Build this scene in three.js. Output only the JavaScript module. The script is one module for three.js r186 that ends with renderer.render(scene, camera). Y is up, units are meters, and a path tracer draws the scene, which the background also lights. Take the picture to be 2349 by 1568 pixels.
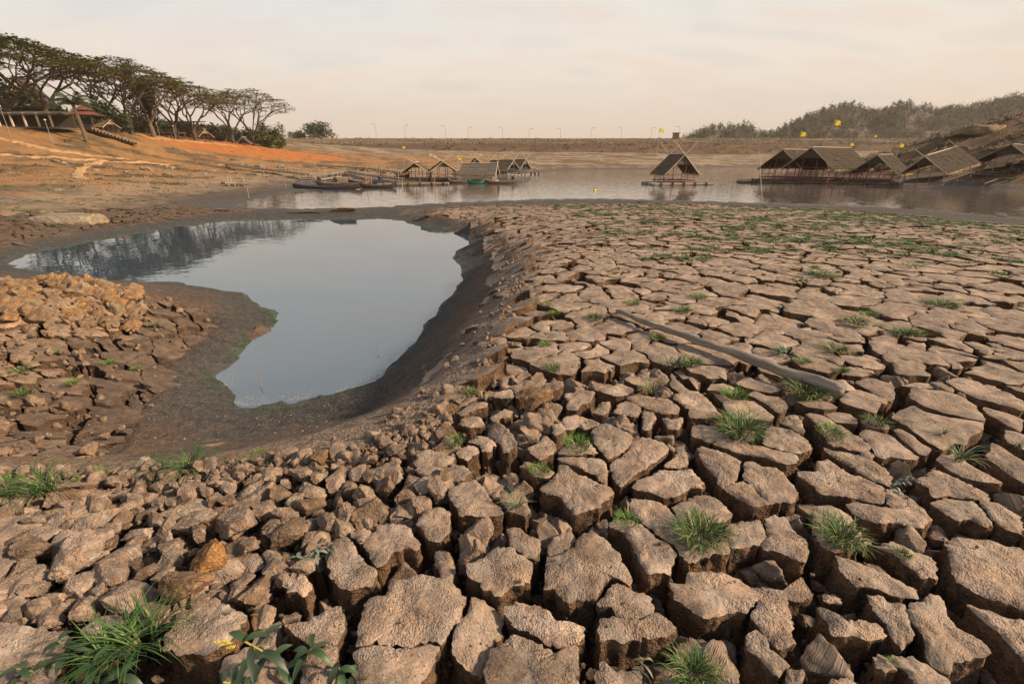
import * as THREE from 'three';
import { mergeGeometries, mergeVertices } from 'three/addons/utils/BufferGeometryUtils.js';
import { createNoise2D, createNoise3D } from 'simplex-noise';

// ---------------------------------------------------------------- camera, sky, sun, exposure
const scene = new THREE.Scene();
const EYE = 1.5, PITCH = 22.1036, FOV = 73.81, WL = -1.05;
const camera = new THREE.PerspectiveCamera(FOV, 1024 / 683, 0.05, 3000);
camera.position.set(0, EYE, 0);
camera.rotation.set(-PITCH * Math.PI / 180, 0, 0);
const renderer = new THREE.WebGLRenderer({ antialias: true });
renderer.toneMapping = THREE.LinearToneMapping;
renderer.toneMappingExposure = 1.42;
renderer.shadowMap.enabled = true;

const SUN = new THREE.Vector3(0.90, 0.54, 0.14).normalize();
const sun = new THREE.DirectionalLight(new THREE.Color().setRGB(1.0, 0.80, 0.57), 5);
sun.position.copy(SUN).multiplyScalar(200);
sun.castShadow = true; sun.shadow.radius = 9;
Object.assign(sun.shadow.camera, { left: -150, right: 150, top: 120, bottom: -120, near: 1, far: 600 });
sun.shadow.mapSize.set(4096, 4096);
sun.name = 'sun';
scene.add(sun); scene.add(sun.target);

function rng(seed) { let s = seed >>> 0; return () => { s = (s + 0x6d2b79f5) | 0; let t = Math.imul(s ^ (s >>> 15), 1 | s); t = (t + Math.imul(t ^ (t >>> 7), 61 | t)) ^ t; return ((t ^ (t >>> 14)) >>> 0) / 4294967296; }; }
const n2 = createNoise2D(rng(11)), n3 = createNoise3D(rng(12));
const fbm = (x, y, o = 4) => { let s = 0, a = 0.5; for (let i = 0; i < o; i++) { s += a * n2(x, y); x = x * 2.03 + 7.1; y = y * 2.03 - 3.7; a *= 0.5; } return s; };
const fbm3 = (x, y, z, o = 3) => { let s = 0, a = 0.5; for (let i = 0; i < o; i++) { s += a * n3(x, y, z); x = x * 2.03 + 7.1; y = y * 2.03 - 3.7; z = z * 2.03 + 1.3; a *= 0.5; } return s; };
const sst = THREE.MathUtils.smoothstep, lerp = THREE.MathUtils.lerp, clamp = THREE.MathUtils.clamp;
const srgb = (r, g, b) => [r, g, b].map((c) => Math.pow(c / 255, 2.2));
const mix3 = (a, b, t) => [lerp(a[0], b[0], t), lerp(a[1], b[1], t), lerp(a[2], b[2], t)];

{ // hazy evening sky: cream to rose near the horizon, pale grey above, blue grey overhead, thin streaks of cloud
  const W = 1024, Hh = 512, d = new Float32Array(W * Hh * 4);
  const stops = [[-90, srgb(110, 88, 72)], [-4, srgb(140, 120, 105)], [0, srgb(218, 203, 190)], [4, srgb(230, 214, 198)], [9, srgb(241, 230, 217)], [15, srgb(235, 232, 225)], [24, srgb(196, 201, 204)], [38, srgb(142, 160, 178)], [60, srgb(104, 126, 154)], [90, srgb(92, 116, 148)]].map(([e, c]) => [e, c.map((v) => v / 1.40)]);
  for (let j = 0; j < Hh; j++) for (let i = 0; i < W; i++) {
    const up = ((j + 0.5) / Hh - 0.5) * 180, az = ((i + 0.5) / W - 0.5) * 2 * Math.PI;
    let k = 0; while (k < stops.length - 2 && up > stops[k + 1][0]) k++;
    const t = clamp((up - stops[k][0]) / (stops[k + 1][0] - stops[k][0]), 0, 1);
    let c = mix3(stops[k][1], stops[k + 1][1], t);
    if (up > -1) {
      const y = Math.sin(up * Math.PI / 180), x = Math.cos(az) * Math.cos(up * Math.PI / 180), z = Math.sin(az) * Math.cos(up * Math.PI / 180);
      const q = 1 / (y + 0.22), s = fbm(x * q * 0.9 + 4, z * q * 2.6, 5), s2 = fbm(x * q * 0.5 + 20, z * q * 0.9 + 9, 4);
      const cl = sst(s + 0.4 * s2, -0.15, 0.55) * sst(up, 0, 8) * (1 - 0.5 * sst(up, 30, 60));
      c = mix3(c, srgb(232, 206, 188).map((v) => v / 1.40), cl * 0.36);
      const dk = sst(-s - 0.3 * s2, 0.0, 0.6) * sst(up, 1, 7);
      c = mix3(c, srgb(172, 174, 180).map((v) => v / 1.40), dk * 0.2);
      c = mix3(c, srgb(220, 224, 226).map((v) => v / 1.40), 0.55 * sst(up, 5, 14) * (1 - sst(up, 18, 30)) * sst(-x, -0.25, 0.6));
      const sunAz = Math.cos(az - Math.atan2(SUN.z, SUN.x)), warm = Math.max(0, sunAz) ** 3 * Math.exp(-Math.max(0, up) / 22);
      c = mix3(c, [0.84, 0.62, 0.41], warm * 0.6);
    }
    const o = (j * W + i) * 4; d[o] = c[0]; d[o + 1] = c[1]; d[o + 2] = c[2]; d[o + 3] = 1;
  }
  const t = new THREE.DataTexture(d, W, Hh, THREE.RGBAFormat, THREE.FloatType);
  t.mapping = THREE.EquirectangularReflectionMapping; t.magFilter = THREE.LinearFilter; t.needsUpdate = true;
  scene.background = t; scene.environment = t;
}
scene.fog = new THREE.FogExp2(new THREE.Color().setRGB(0.74, 0.62, 0.52), 0.0003);

// ---------------------------------------------------------------- from photo coordinates (2349 x 1568) to places on the ground
const PF = 1044, PCX = 1174.5, PCY = 784, cp = Math.cos(PITCH * Math.PI / 180), sp = Math.sin(PITCH * Math.PI / 180);
const ray = (px, py) => { const x = (px - PCX) / PF, y = -(py - PCY) / PF; return [x, y * cp - sp, -(cp + y * sp)]; };
const atH = (px, py, h) => { const [x, y, z] = ray(px, py), t = (h - EYE) / y; return [x * t, h, z * t]; };
const atD = (px, py, d) => { const [x, y, z] = ray(px, py), t = -d / z; return [x * t, EYE + y * t, -d]; };
const toPx = (x, y, z) => { const dx = x, dy = y - EYE, f = -z * cp - dy * sp, u = dy * cp - z * sp; return [PCX + PF * dx / f, PCY - PF * u / f, f]; };

// ---------------------------------------------------------------- object helpers
const used = new Map();
function numbered(n) { const k = used.get(n) || 0; used.set(n, k + 1); return k ? n + '_' + String(k).padStart(3, '0') : n; }
function tag(o, label, category, group, kind) { o.userData.label = label; if (category) o.userData.category = category; if (group) o.userData.group = group; if (kind) o.userData.kind = kind; return o; }
function mesh(name, geo, mat, parent) { const m = new THREE.Mesh(geo, mat); m.name = name; m.castShadow = m.receiveShadow = true; if (parent) parent.add(m); return m; }
function top(name, geo, mat, label, category, group, kind) { const m = mesh(numbered(name), geo, mat); scene.add(m); return tag(m, label, category, group, kind); }
function thing(name, label, category, pos = [0, 0, 0], turn = 0, group) { const g = new THREE.Group(); g.name = numbered(name); g.position.set(...pos); g.rotation.y = turn; scene.add(g); return tag(g, label, category, group); }
const merge = (a) => { const l = a.map((g) => { const h = g.index ? g.toNonIndexed() : g; for (const k of Object.keys(h.attributes)) if (!['position', 'normal', 'uv'].includes(k)) h.deleteAttribute(k); if (!h.attributes.uv) h.setAttribute('uv', new THREE.BufferAttribute(new Float32Array(h.attributes.position.count * 2), 2)); return h; }); return mergeGeometries(l); };
const V = (x, y, z) => new THREE.Vector3(x, y, z);
function bar(a, b, r0, r1 = r0, sides = 6) { // a tapered round pole from a to b
  const A = V(...a), B = V(...b), g = new THREE.CylinderGeometry(r1, r0, A.distanceTo(B), sides, 1), d = B.clone().sub(A).normalize();
  g.applyQuaternion(new THREE.Quaternion().setFromUnitVectors(V(0, 1, 0), d)); g.translate((A.x + B.x) / 2, (A.y + B.y) / 2, (A.z + B.z) / 2); return g;
}
function box(w, h, d, x, y, z, ry = 0) { const g = new THREE.BoxGeometry(w, h, d); if (ry) g.rotateY(ry); g.translate(x, y, z); return g; }

// ---------------------------------------------------------------- textures: noise that tiles
function tileNoise(seed, P) { const r = rng(seed), t = new Float32Array(P * P); for (let i = 0; i < P * P; i++) t[i] = r() * 2 - 1; const sm = (x) => x * x * (3 - 2 * x);
  return (u, v) => { u *= P; v *= P; const x = Math.floor(u), y = Math.floor(v), fx = sm(u - x), fy = sm(v - y), a = ((x % P) + P) % P, b = (a + 1) % P, c = ((y % P) + P) % P, e = (c + 1) % P; return lerp(lerp(t[c * P + a], t[c * P + b], fx), lerp(t[e * P + a], t[e * P + b], fx), fy); }; }
function tileWorley(seed, P) { const r = rng(seed), t = new Float32Array(P * P * 3); for (let i = 0; i < t.length; i++) t[i] = r();
  return (u, v) => { u *= P; v *= P; const x = Math.floor(u), y = Math.floor(v); let d1 = 9, d2 = 9, id = 0; for (let j = -1; j < 2; j++) for (let i = -1; i < 2; i++) { const a = (((x + i) % P) + P) % P, b = (((y + j) % P) + P) % P, o = (b * P + a) * 3, dx = x + i + t[o] - u, dy = y + j + t[o + 1] - v, d = dx * dx + dy * dy; if (d < d1) { d2 = d1; d1 = d; id = t[o + 2]; } else if (d < d2) d2 = d; } return [Math.sqrt(d1), Math.sqrt(d2), id]; }; }
function tex(S, fn, color) { const d = new Uint8Array(S * S * 4); for (let j = 0; j < S; j++) for (let i = 0; i < S; i++) { const c = fn(i / S, j / S), o = (j * S + i) * 4; if (color) { for (let k = 0; k < 3; k++) d[o + k] = clamp(Math.pow(Math.max(0, c[k]), 1 / 2.2) * 255, 0, 255); } else d[o] = d[o + 1] = d[o + 2] = clamp(c * 255, 0, 255); d[o + 3] = 255; }
  const t = new THREE.DataTexture(d, S, S); t.wrapS = t.wrapT = THREE.RepeatWrapping; t.magFilter = THREE.LinearFilter; t.minFilter = THREE.LinearMipmapLinearFilter; t.generateMipmaps = true; if (color) t.colorSpace = THREE.SRGBColorSpace; t.needsUpdate = true; return t; }
function rep(t, x, y = x) { const c = t.clone(); c.repeat.set(x, y); c.needsUpdate = true; return c; }

// crust: crumbly dried mud (tile = 0.8 m)
const wA = tileWorley(1, 46), wB = tileWorley(2, 110), tA = tileNoise(3, 6), tB = tileNoise(4, 17), tC = tileNoise(5, 53), tD = tileNoise(6, 170), tE = tileNoise(7, 300);
const crumb = (u, v) => { const du = 0.012 * tB(u, v), dv = 0.012 * tB(v, u), a = wA(u + du, v + dv), b = wB(u - dv, v + du); const m = sst(tB(u + 0.37, v + 0.11) + tA(u, v), -0.5, 0.7); return [0.5 + 0.03 * tA(u, v) + 0.06 * tB(u, v) + m * 0.12 * (0.55 - a[0]) + (0.3 + m) * (0.08 * (0.5 - b[0]) + 0.15 * tD(u, v) + 0.10 * tC(u, v) + 0.10 * tE(u, v)), a, b, m]; };
const wH = tileWorley(8, 6), wH2 = tileWorley(9, 15);
const hair = (u, v) => { const du = 0.03 * tB(u, v) + 0.008 * tC(u, v), dv = 0.03 * tB(v + 0.2, u) + 0.008 * tC(v, u), a = wH(u + du, v + dv), b = wH2(u + du * 0.6, v + dv * 0.6), m = sst(tA(u + 0.2, v + 0.6), -0.1, 0.35), k = sst(tA(u + 0.7, v + 0.1), 0.15, 0.5); return Math.max(0.9 * (1 - sst(a[1] - a[0], 0.0, 0.03)) * sst(tA(u + 0.2, v + 0.6), 0.15, 0.5), 0.4 * (1 - sst(b[1] - b[0], 0, 0.05)) * sst(tA(u + 0.7, v + 0.1), 0.35, 0.7)); };
const crustBump = tex(1024, (u, v) => crumb(u, v)[0] - 0.4 * hair(u, v));
const crustMap = tex(1024, (u, v) => { const [h, a, b, m] = crumb(u, v); const g = 0.86 + 0.22 * tA(u + 0.5, v) + 0.20 * tB(u, v + 0.3) + 0.16 * (b[2] - 0.5) + 0.18 * tD(u, v) + 0.10 * tE(u, v) + m * 0.12 * (a[2] - 0.5); const speck = b[2] > 0.93 && b[0] < 0.35 ? 0.25 : 0, dark = b[2] < 0.07 && b[0] < 0.4 ? -0.3 : 0; const k = clamp(g + speck + dark - 0.3 * hair(u, v), 0.3, 1.5), w = 0.05 * tC(u, v); return [0.66 * k, 0.66 * k * (0.985 - w), 0.66 * k * (0.97 - 1.5 * w)]; }, true);
// clay: the broken sides, with vertical tear marks (u along the side, v down)
const sA = tileNoise(21, 90), sB = tileNoise(22, 30), sC = tileNoise(23, 9);
const clayF = (u, v) => 0.5 + 0.07 * sB(u, v * 0.2 - Math.floor(v * 0.2)) + 0.06 * sA(u, (v * 3 % 10) / 30) + 0.24 * tC(u, v) + 0.22 * tD(u, v) + 0.16 * tB(u, v) + 0.14 * (0.5 - wA(u, v)[0]);
const clayBump = tex(1024, clayF);
const clayMap = tex(1024, (u, v) => { const k = 0.66 * clamp(0.85 + 0.3 * sC(u, v) + 0.28 * tC(u, v) + 0.24 * tD(u, v) + 0.22 * tB(u, v), 0.35, 1.6), w = 0.1 * tB(u + 0.4, v); return [k, k * (0.98 - w), k * (0.96 - 1.7 * w)]; }, true);
// soil: fine crumbs for banks and slopes
const soilBump = tex(512, (u, v) => 0.5 + 0.3 * tB(u, v) + 0.25 * tC(u, v) + 0.2 * tD(u, v) + 0.2 * (0.5 - wA(u, v)[0]));
const soilMap = tex(512, (u, v) => { const a = wA(u, v), k = 0.7 * clamp(0.9 + 0.22 * tB(u, v) + 0.25 * tC(u, v) + 0.22 * tD(u, v) + (a[2] > 0.93 && a[0] < 0.4 ? 0.45 : 0) - (a[2] < 0.08 ? 0.25 : 0), 0.3, 1.6); return [k, k * 0.99, k * 0.97]; }, true);
const strawMap = tex(512, (u, v) => { const k = 0.7 * clamp(0.8 + 0.4 * tileStraw(u, v) + 0.2 * tB(u, v), 0.2, 1.5); return [k, k * 0.97, k * 0.92]; }, true);
const strawBump = tex(512, (u, v) => 0.5 + 0.4 * tileStraw(u, v));
function tileStraw(u, v) { return 0.6 * tE(u, v * 0.06) + 0.5 * tD(u + 0.03 * tA(u, v), v * 0.1) + 0.3 * tC(u, v * 0.25); }
const S = (o) => new THREE.MeshStandardMaterial({ roughness: 1, side: THREE.DoubleSide, ...o });
const rgb = (r, g, b) => new THREE.Color().setRGB(r, g, b);
const MAT = {
  crust: S({ color: rgb(1, 1, 1), vertexColors: true, map: rep(crustMap, 1.25), bumpMap: rep(crustBump, 1.25), bumpScale: 0.010 }),
  clay: S({ color: rgb(1, 1, 1), vertexColors: true, map: rep(clayMap, 2), bumpMap: rep(clayBump, 2), bumpScale: 0.012 }),
  soil: S({ color: rgb(1, 1, 1), vertexColors: true, map: rep(soilMap, 0.9), bumpMap: rep(soilBump, 0.9), bumpScale: 0.03 }),
  wet: S({ color: rgb(1, 1, 1), vertexColors: true, map: rep(soilMap, 0.9), bumpMap: rep(soilBump, 0.9), bumpScale: 0.008, roughness: 0.7 }),
  soilFar: S({ color: rgb(1, 1, 1), vertexColors: true, map: rep(soilMap, 0.23), bumpMap: rep(soilBump, 0.23), bumpScale: 0.12 }),
};
// ---------------------------------------------------------------- the lie of the land
const Z4 = (a) => a.map(([x, y]) => [x / 1.807 * 0.9176, (480 + y / 1.807) * 0.9176]);
const PONDPX = Z4([[25, 318], [60, 300], [200, 272], [400, 230], [640, 190], [830, 155], [1060, 130], [1400, 118], [1650, 115], [1830, 130], [1960, 150], [2060, 180], [2100, 250], [2085, 330], [2090, 400], [2040, 470], [1960, 560], [1880, 680], [1790, 760], [1720, 830], [1660, 860], [1540, 900], [1450, 915], [1280, 945], [1100, 965], [1050, 945], [1010, 880], [970, 830], [1040, 780], [1130, 680], [1200, 625], [1280, 580], [1240, 540], [1180, 510], [1080, 455], [960, 430], [800, 412], [600, 405], [450, 392], [300, 372], [130, 350], [60, 338]]);
const LAKEPX = [[548, 474], [566, 463], [620, 450], [676, 441], [760, 433], [900, 425], [1000, 419], [1100, 411], [1190, 402], [1217, 394], [1300, 390], [1480, 387], [1730, 382], [1900, 383], [2000, 392], [2075, 415], [2130, 432], [2220, 446], [2349, 456], [2480, 466], [2480, 512], [2349, 500], [2200, 487], [2060, 476], [1870, 467], [1625, 461], [1376, 455], [1240, 457], [1120, 461], [1000, 466], [900, 473], [800, 478], [700, 479], [620, 478]];
const pondPoly = PONDPX.map(([x, y]) => { const p = atH(x, y, WL); return [p[0], p[2]]; }), lakePoly = LAKEPX.map(([x, y]) => { const p = atH(x, y, WL); return [p[0], p[2]]; });
const inside = (P, x, z) => { let c = false; for (let i = 0, j = P.length - 1; i < P.length; j = i++) if ((P[i][1] > z) !== (P[j][1] > z) && x < (P[j][0] - P[i][0]) * (z - P[i][1]) / (P[j][1] - P[i][1]) + P[i][0]) c = !c; return c; };
const CRESTPX = [[1000, 487, -0.62], [1100, 500, -0.5], [1150, 520, -0.32], [1188, 560, -0.14], [1195, 600, -0.04], [1180, 660, 0], [1152, 720, 0], [1132, 780, 0], [1092, 850, 0], [1015, 930, 0], [930, 990, -0.02], [760, 1045, -0.05], [600, 1062, -0.1], [400, 1078, -0.14], [200, 1088, -0.18], [0, 1085, -0.2], [-300, 1085, -0.15]];
const ctrl = [];
for (const p of pondPoly) ctrl.push([p[0], p[1], WL]);
for (const p of lakePoly) ctrl.push([p[0], p[1], WL]);
for (const [x, y, h] of [...CRESTPX,
  [300, 1010, -0.62], [100, 960, -0.55], [500, 1005, -0.78], [700, 985, -0.8], [850, 950, -0.78], [300, 850, -0.68], [100, 850, -0.42], [200, 740, -0.35], [0, 740, -0.22], [60, 650, -0.0], [200, 652, -0.1], [120, 640, -0.03], [330, 672, -0.4], [420, 690, -0.6], [520, 715, -0.85], [-200, 650, -0.06], [0, 850, -0.3], [-200, 900, -0.3], [400, 900, -0.78], [560, 760, -0.96],
  [0, 562, -0.9], [-30, 606, -0.95], [-60, 590, -0.92], [-200, 600, -0.8], [0, 612, -0.98], [40, 625, -0.8], [200, 522, -0.92], [400, 497, -0.94], [600, 488, -0.9], [700, 486, -0.86], [820, 485, -0.86], [760, 484, -0.84], [900, 481, -0.84], [640, 484, -0.88], [480, 488, -0.88], [350, 492, -0.86], [200, 505, -0.85], [100, 520, -0.84], [0, 535, -0.72], [0, 510, -0.6], [300, 482, -0.8], [500, 472, -0.96], [400, 445, -0.8], [560, 440, -0.9], [150, 455, -0.55], [0, 470, -0.45], [0, 440, -0.15], [200, 420, -0.1], [400, 412, -0.25], [550, 412, -0.5], [640, 420, -0.85], [0, 400, 0.25], [200, 390, 0.4], [400, 386, 0.3], [600, 390, -0.1], [750, 398, -0.5], [900, 402, -0.6], [1050, 395, -0.5],
  [1100, 470, -0.85], [1300, 465, -0.88], [1625, 468, -0.88], [1870, 476, -0.86], [2060, 487, -0.84], [2349, 514, -0.8], [1300, 478, -0.66], [1700, 484, -0.66], [2060, 505, -0.6], [2349, 540, -0.45], [1217, 388, -0.6], [1480, 380, -0.5], [1730, 376, -0.6], [1900, 376, -0.6]]) { const p = atH(x, y, h); ctrl.push([p[0], p[2], h]); }
for (const [x, y, d] of [[0, 356, 50], [0, 322, 57], [0, 288, 64], [-250, 270, 66], [-250, 340, 52], [200, 352, 58], [200, 322, 66], [190, 292, 73], [400, 362, 70], [400, 335, 82], [350, 310, 90], [480, 325, 105], [600, 358, 95], [600, 332, 122], [700, 378, 85], [700, 350, 125], [660, 326, 170], [820, 372, 100], [820, 350, 160], [1000, 372, 110], [1000, 350, 170], [1217, 380, 115], [1217, 352, 175], [1500, 352, 175], [1900, 352, 178], [1500, 372, 135], [1900, 368, 150], [2080, 345, 66], [2200, 300, 66], [2349, 262, 64], [2600, 235, 62], [2220, 385, 52], [2349, 380, 46], [2600, 360, 42], [2600, 440, 32], [2130, 345, 80], [2060, 350, 100], [0, 280, 110], [300, 298, 140], [2349, 262, 80]]) { const p = atD(x, y, d); ctrl.push([p[0], p[2], p[1]]); }
for (const c of [[0.6, -4, 0], [1.5, -6, 0], [3, -4, 0], [4, -8, -0.03], [1, -9, -0.07], [6, -6, 0], [8, -10, -0.08], [2, -13, -0.18], [6, -14, -0.2], [12, -12, -0.18], [12, -18, -0.4], [4, -20, -0.5], [9, -22, -0.55], [0, -1, 0], [2, -1, 0], [-2, -1, -0.02], [4, -1, 0], [0, 3, 0], [6, 3, 0], [-5, 3, -0.05], [-4, 0, -0.05], [-8, 0, -0.1], [9, 0, 0], [20, -12, -0.35], [16, -5, -0.05], [20, 6, 0], [-20, 6, 0], [-20, -4, -0.1], [0.3, -2.2, 0], [1.6, -2.6, 0], [-0.5, -1.7, 0],
  [-2.5, -9.6, -1.7], [-3, -6.6, -1.4], [-6, -14, -1.6], [-10, -12.5, -1.4], [-2, -15, -1.6], [-5, -10, -1.5], [5, -44, -1.9], [0, -39, -1.7], [22, -39, -1.9], [33, -65, -2.6], [22, -98, -2.6], [66, -110, -2.6], [38, -38, -1.8], [-8, -39, -1.5], [34, -31, -1.6], [-12, -31, -1.25], [10, -60, -2.2], [36, -50, -1.8], [40, -54, -1.6], [33, -46, -1.8], [44, -58, -1.3], [42, -44, -1.5]]) ctrl.push(c);
const rbf = (() => { // smooth surface through the surveyed heights
  const pts = []; for (const c of ctrl) if (!pts.some((q) => Math.hypot(q[0] - c[0], q[1] - c[1]) < 0.05)) pts.push(c);
  const n = pts.length, N = n + 1, A = [];
  for (let i = 0; i < n; i++) { const r = new Float64Array(N + 1); for (let j = 0; j < n; j++) r[j] = Math.hypot(pts[i][0] - pts[j][0], pts[i][1] - pts[j][1]); r[n] = 1; r[N] = pts[i][2]; A.push(r); }
  const last = new Float64Array(N + 1); last.fill(1, 0, n); A.push(last);
  for (let c = 0; c < N; c++) { let p = c; for (let r = c + 1; r < N; r++) if (Math.abs(A[r][c]) > Math.abs(A[p][c])) p = r; [A[c], A[p]] = [A[p], A[c]]; for (let r = c + 1; r < N; r++) { const k = A[r][c] / A[c][c]; if (k) for (let q = c; q <= N; q++) A[r][q] -= k * A[c][q]; } }
  const w = new Float64Array(N); for (let r = N - 1; r >= 0; r--) { let s = A[r][N]; for (let q = r + 1; q < N; q++) s -= A[r][q] * w[q]; w[r] = s / A[r][r]; }
  const X = Float64Array.from(pts, (p) => p[0]), Z = Float64Array.from(pts, (p) => p[1]);
  return (x, z) => { let s = w[n]; for (let i = 0; i < n; i++) { const a = x - X[i], b = z - Z[i]; s += w[i] * Math.sqrt(a * a + b * b); } return s; };
})();
function H(x, z) { // height of the land, with the unevenness of mud
  let h = rbf(x, z); const d = Math.hypot(x, z), a = h - WL;
  h += 0.03 * n2(x * 0.9, z * 0.9) * clamp(d / 12, 0.2, 1) + 0.018 * fbm(x * 3.1 + 5, z * 3.1, 3) * (a < 0.4 ? 1 : 0.4);
  if (d > 24) h += clamp((d - 24) / 40, 0, 1) * (0.28 * fbm(x * 0.22, z * 0.22, 4)) * (a > 0.25 ? 1 : 0.15);
  return Math.max(h, -3);
}
const wp = (l) => l.map(([x, y, h]) => { const p = atH(x, y, h); return [p[0], p[2]]; });
const plainPoly = [...wp([[940, 480, -0.72], [1050, 471, -0.8], [1300, 468, -0.8], [1625, 471, -0.8], [1870, 479, -0.78], [2060, 491, -0.76], [2349, 519, -0.72]]), [34, -17], [34, 4], [-7, 4], ...wp(CRESTPX.slice(0, 14)).reverse()];
const rubblePoly = wp([[1012, 928, 0], [1050, 1050, 0], [1010, 1130, 0], [880, 1190, 0], [760, 1240, 0], [640, 1330, 0], [560, 1375, 0], [380, 1380, 0], [200, 1390, 0], [0, 1400, 0], [-500, 1400, 0], [-500, 1075, -0.15], [0, 1078, -0.2], [200, 1080, -0.18], [400, 1070, -0.14], [600, 1055, -0.1], [760, 1036, -0.05], [930, 982, -0.02]]);
const bankPoly = wp([[-300, 660, -0.1], [0, 655, -0.1], [200, 655, -0.2], [380, 680, -0.5], [480, 710, -0.75], [560, 735, -0.88], [570, 765, -0.92], [500, 800, -0.86], [440, 840, -0.8], [380, 900, -0.74], [330, 960, -0.68], [300, 1040, -0.5], [200, 1065, -0.4], [-300, 1065, -0.3]]);
const shorePoly = wp([[-400, 600, -0.9], [0, 566, -0.9], [250, 517, -0.92], [480, 493, -0.94], [560, 484, -0.9], [420, 470, -0.8], [200, 478, -0.7], [0, 490, -0.55], [-400, 505, -0.5]]);
const farShorePoly = wp([[-300, 478, -0.5], [0, 470, -0.45], [250, 452, -0.6], [480, 444, -0.8], [420, 436, -0.7], [150, 440, -0.5], [-300, 455, -0.3]]);
const edgeDist = (P, x, z) => { let m = 9; for (let i = 0, j = P.length - 1; i < P.length; j = i++) { const ax = P[j][0], az = P[j][1], dx = P[i][0] - ax, dz = P[i][1] - az, t = clamp(((x - ax) * dx + (z - az) * dz) / (dx * dx + dz * dz), 0, 1); m = Math.min(m, Math.hypot(x - ax - dx * t, z - az - dz * t)); } return m; };
function crackDepth(x, z) { // how far the ground below the blocks lies beneath their tops
  if (inside(rubblePoly, x, z)) return 0.12 * sst(edgeDist(rubblePoly, x, z), 0, 0.25) + (inside(plainPoly, x, z) ? 0.1 * sst(edgeDist(plainPoly, x, z), 0, 0.3) : 0);
  if (inside(plainPoly, x, z)) return 0.22 * sst(rbf(x, z), -0.84, -0.6) * sst(edgeDist(plainPoly, x, z), 0, 0.4) + 0.001;
  if (inside(bankPoly, x, z)) return 0.2 * sst(rbf(x, z), -0.92, -0.6) * sst(edgeDist(bankPoly, x, z), 0, 0.35);
  if (inside(shorePoly, x, z)) return 0.1 * sst(edgeDist(shorePoly, x, z), 0, 0.5);
  return 0;
}

// what the ground is made of, with the outlines of its patches
const C = { dry: [0.37, 0.265, 0.19], damp: [0.145, 0.097, 0.067], wetMud: [0.095, 0.082, 0.073], algae: [0.07, 0.09, 0.055], rust: [0.26, 0.135, 0.06], orange: [0.66, 0.215, 0.04], ochre: [0.50, 0.245, 0.08], tanPath: [0.74, 0.44, 0.20], scrub: [0.22, 0.125, 0.055], olive: [0.10, 0.13, 0.035], dark: [0.15, 0.085, 0.05], pale: [0.46, 0.35, 0.25] };
const redPatch = atD(560, 352, 104), redPatch2 = atD(480, 335, 96), redPatch3 = atD(60, 330, 57);
function groundColor(x, z, h) {
  const a = h - WL, d = Math.hypot(x, z);
  const nz = fbm(x * 0.7, z * 0.7, 4), nf = fbm(x * 4.3 + 9, z * 4.3, 3);
  let c;
  if (d < 30 && x > -14) {
    c = mix3(C.damp, C.dry, sst(a + 0.25 * nz + 0.12 * nf, 0.62, 0.9));
    c = mix3(c, C.rust, 0.55 * sst(nz + 0.4 * nf, 0.0, 0.3) * sst(a, 0.3, 0.5) * (1 - sst(a, 0.85, 1.0)));
    c = mix3(c, C.wetMud, 1 - sst(a + 0.12 * nz + 0.1 * nf, 0.16, 0.34));
    c = mix3(c, C.algae, (1 - sst(a + 0.06 * nf, 0.035, 0.075)) * sst(nz + 0.3 * nf, -0.35, -0.1) * 0.85);
    if (x < -3.5 && z > -9) c = mix3(c, [0.5, 0.25, 0.09], 0.8 * sst(a + 0.2 * nz + 0.08 * nf, 0.78, 0.86) * sst(-z, 4.6, 5.4));
  } else {
    const left = x < 0 && z > -150;
    c = left ? mix3(C.ochre, C.scrub, sst(fbm(x * 0.09 + 3, z * 0.13, 4) + 0.3 * nf, -0.1, 0.25)) : mix3(C.scrub, C.pale, sst(fbm(x * 0.05, z * 0.12, 4) + 0.2 * nf, -0.15, 0.3));
    if (left) c = mix3(c, C.pale, 0.7 * (1 - sst(a + 0.5 * nz, 0.4, 1.1)));
    c = mix3(c, C.olive, 0.5 * sst(fbm(x * 0.35 + 30, z * 0.35, 4), 0.18, 0.34) * sst(a, 0.25, 0.5) * (d < 70 ? 1 : 0.5));
    for (const [q, rx, rz] of [[redPatch, 24, 17], [redPatch2, 15, 13]]) { const e = Math.hypot((x - q[0]) / rx, (z - q[2]) / rz) + 0.35 * fbm(x * 0.12, z * 0.12, 3); c = mix3(c, C.orange, 1 - sst(e, 0.8, 1.0)); }
    c = mix3(c, C.damp, 1 - sst(a + 0.25 * nz, 0.12, 0.5));
    c = mix3(c, C.wetMud, 1 - sst(a + 0.1 * nf, 0.05, 0.2));
    if (x > 30 && d < 110 && h > -0.6) c = mix3([0.22, 0.115, 0.05], [0.15, 0.10, 0.05], sst(nz, -0.2, 0.3));
  }
  return c;
}
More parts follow.
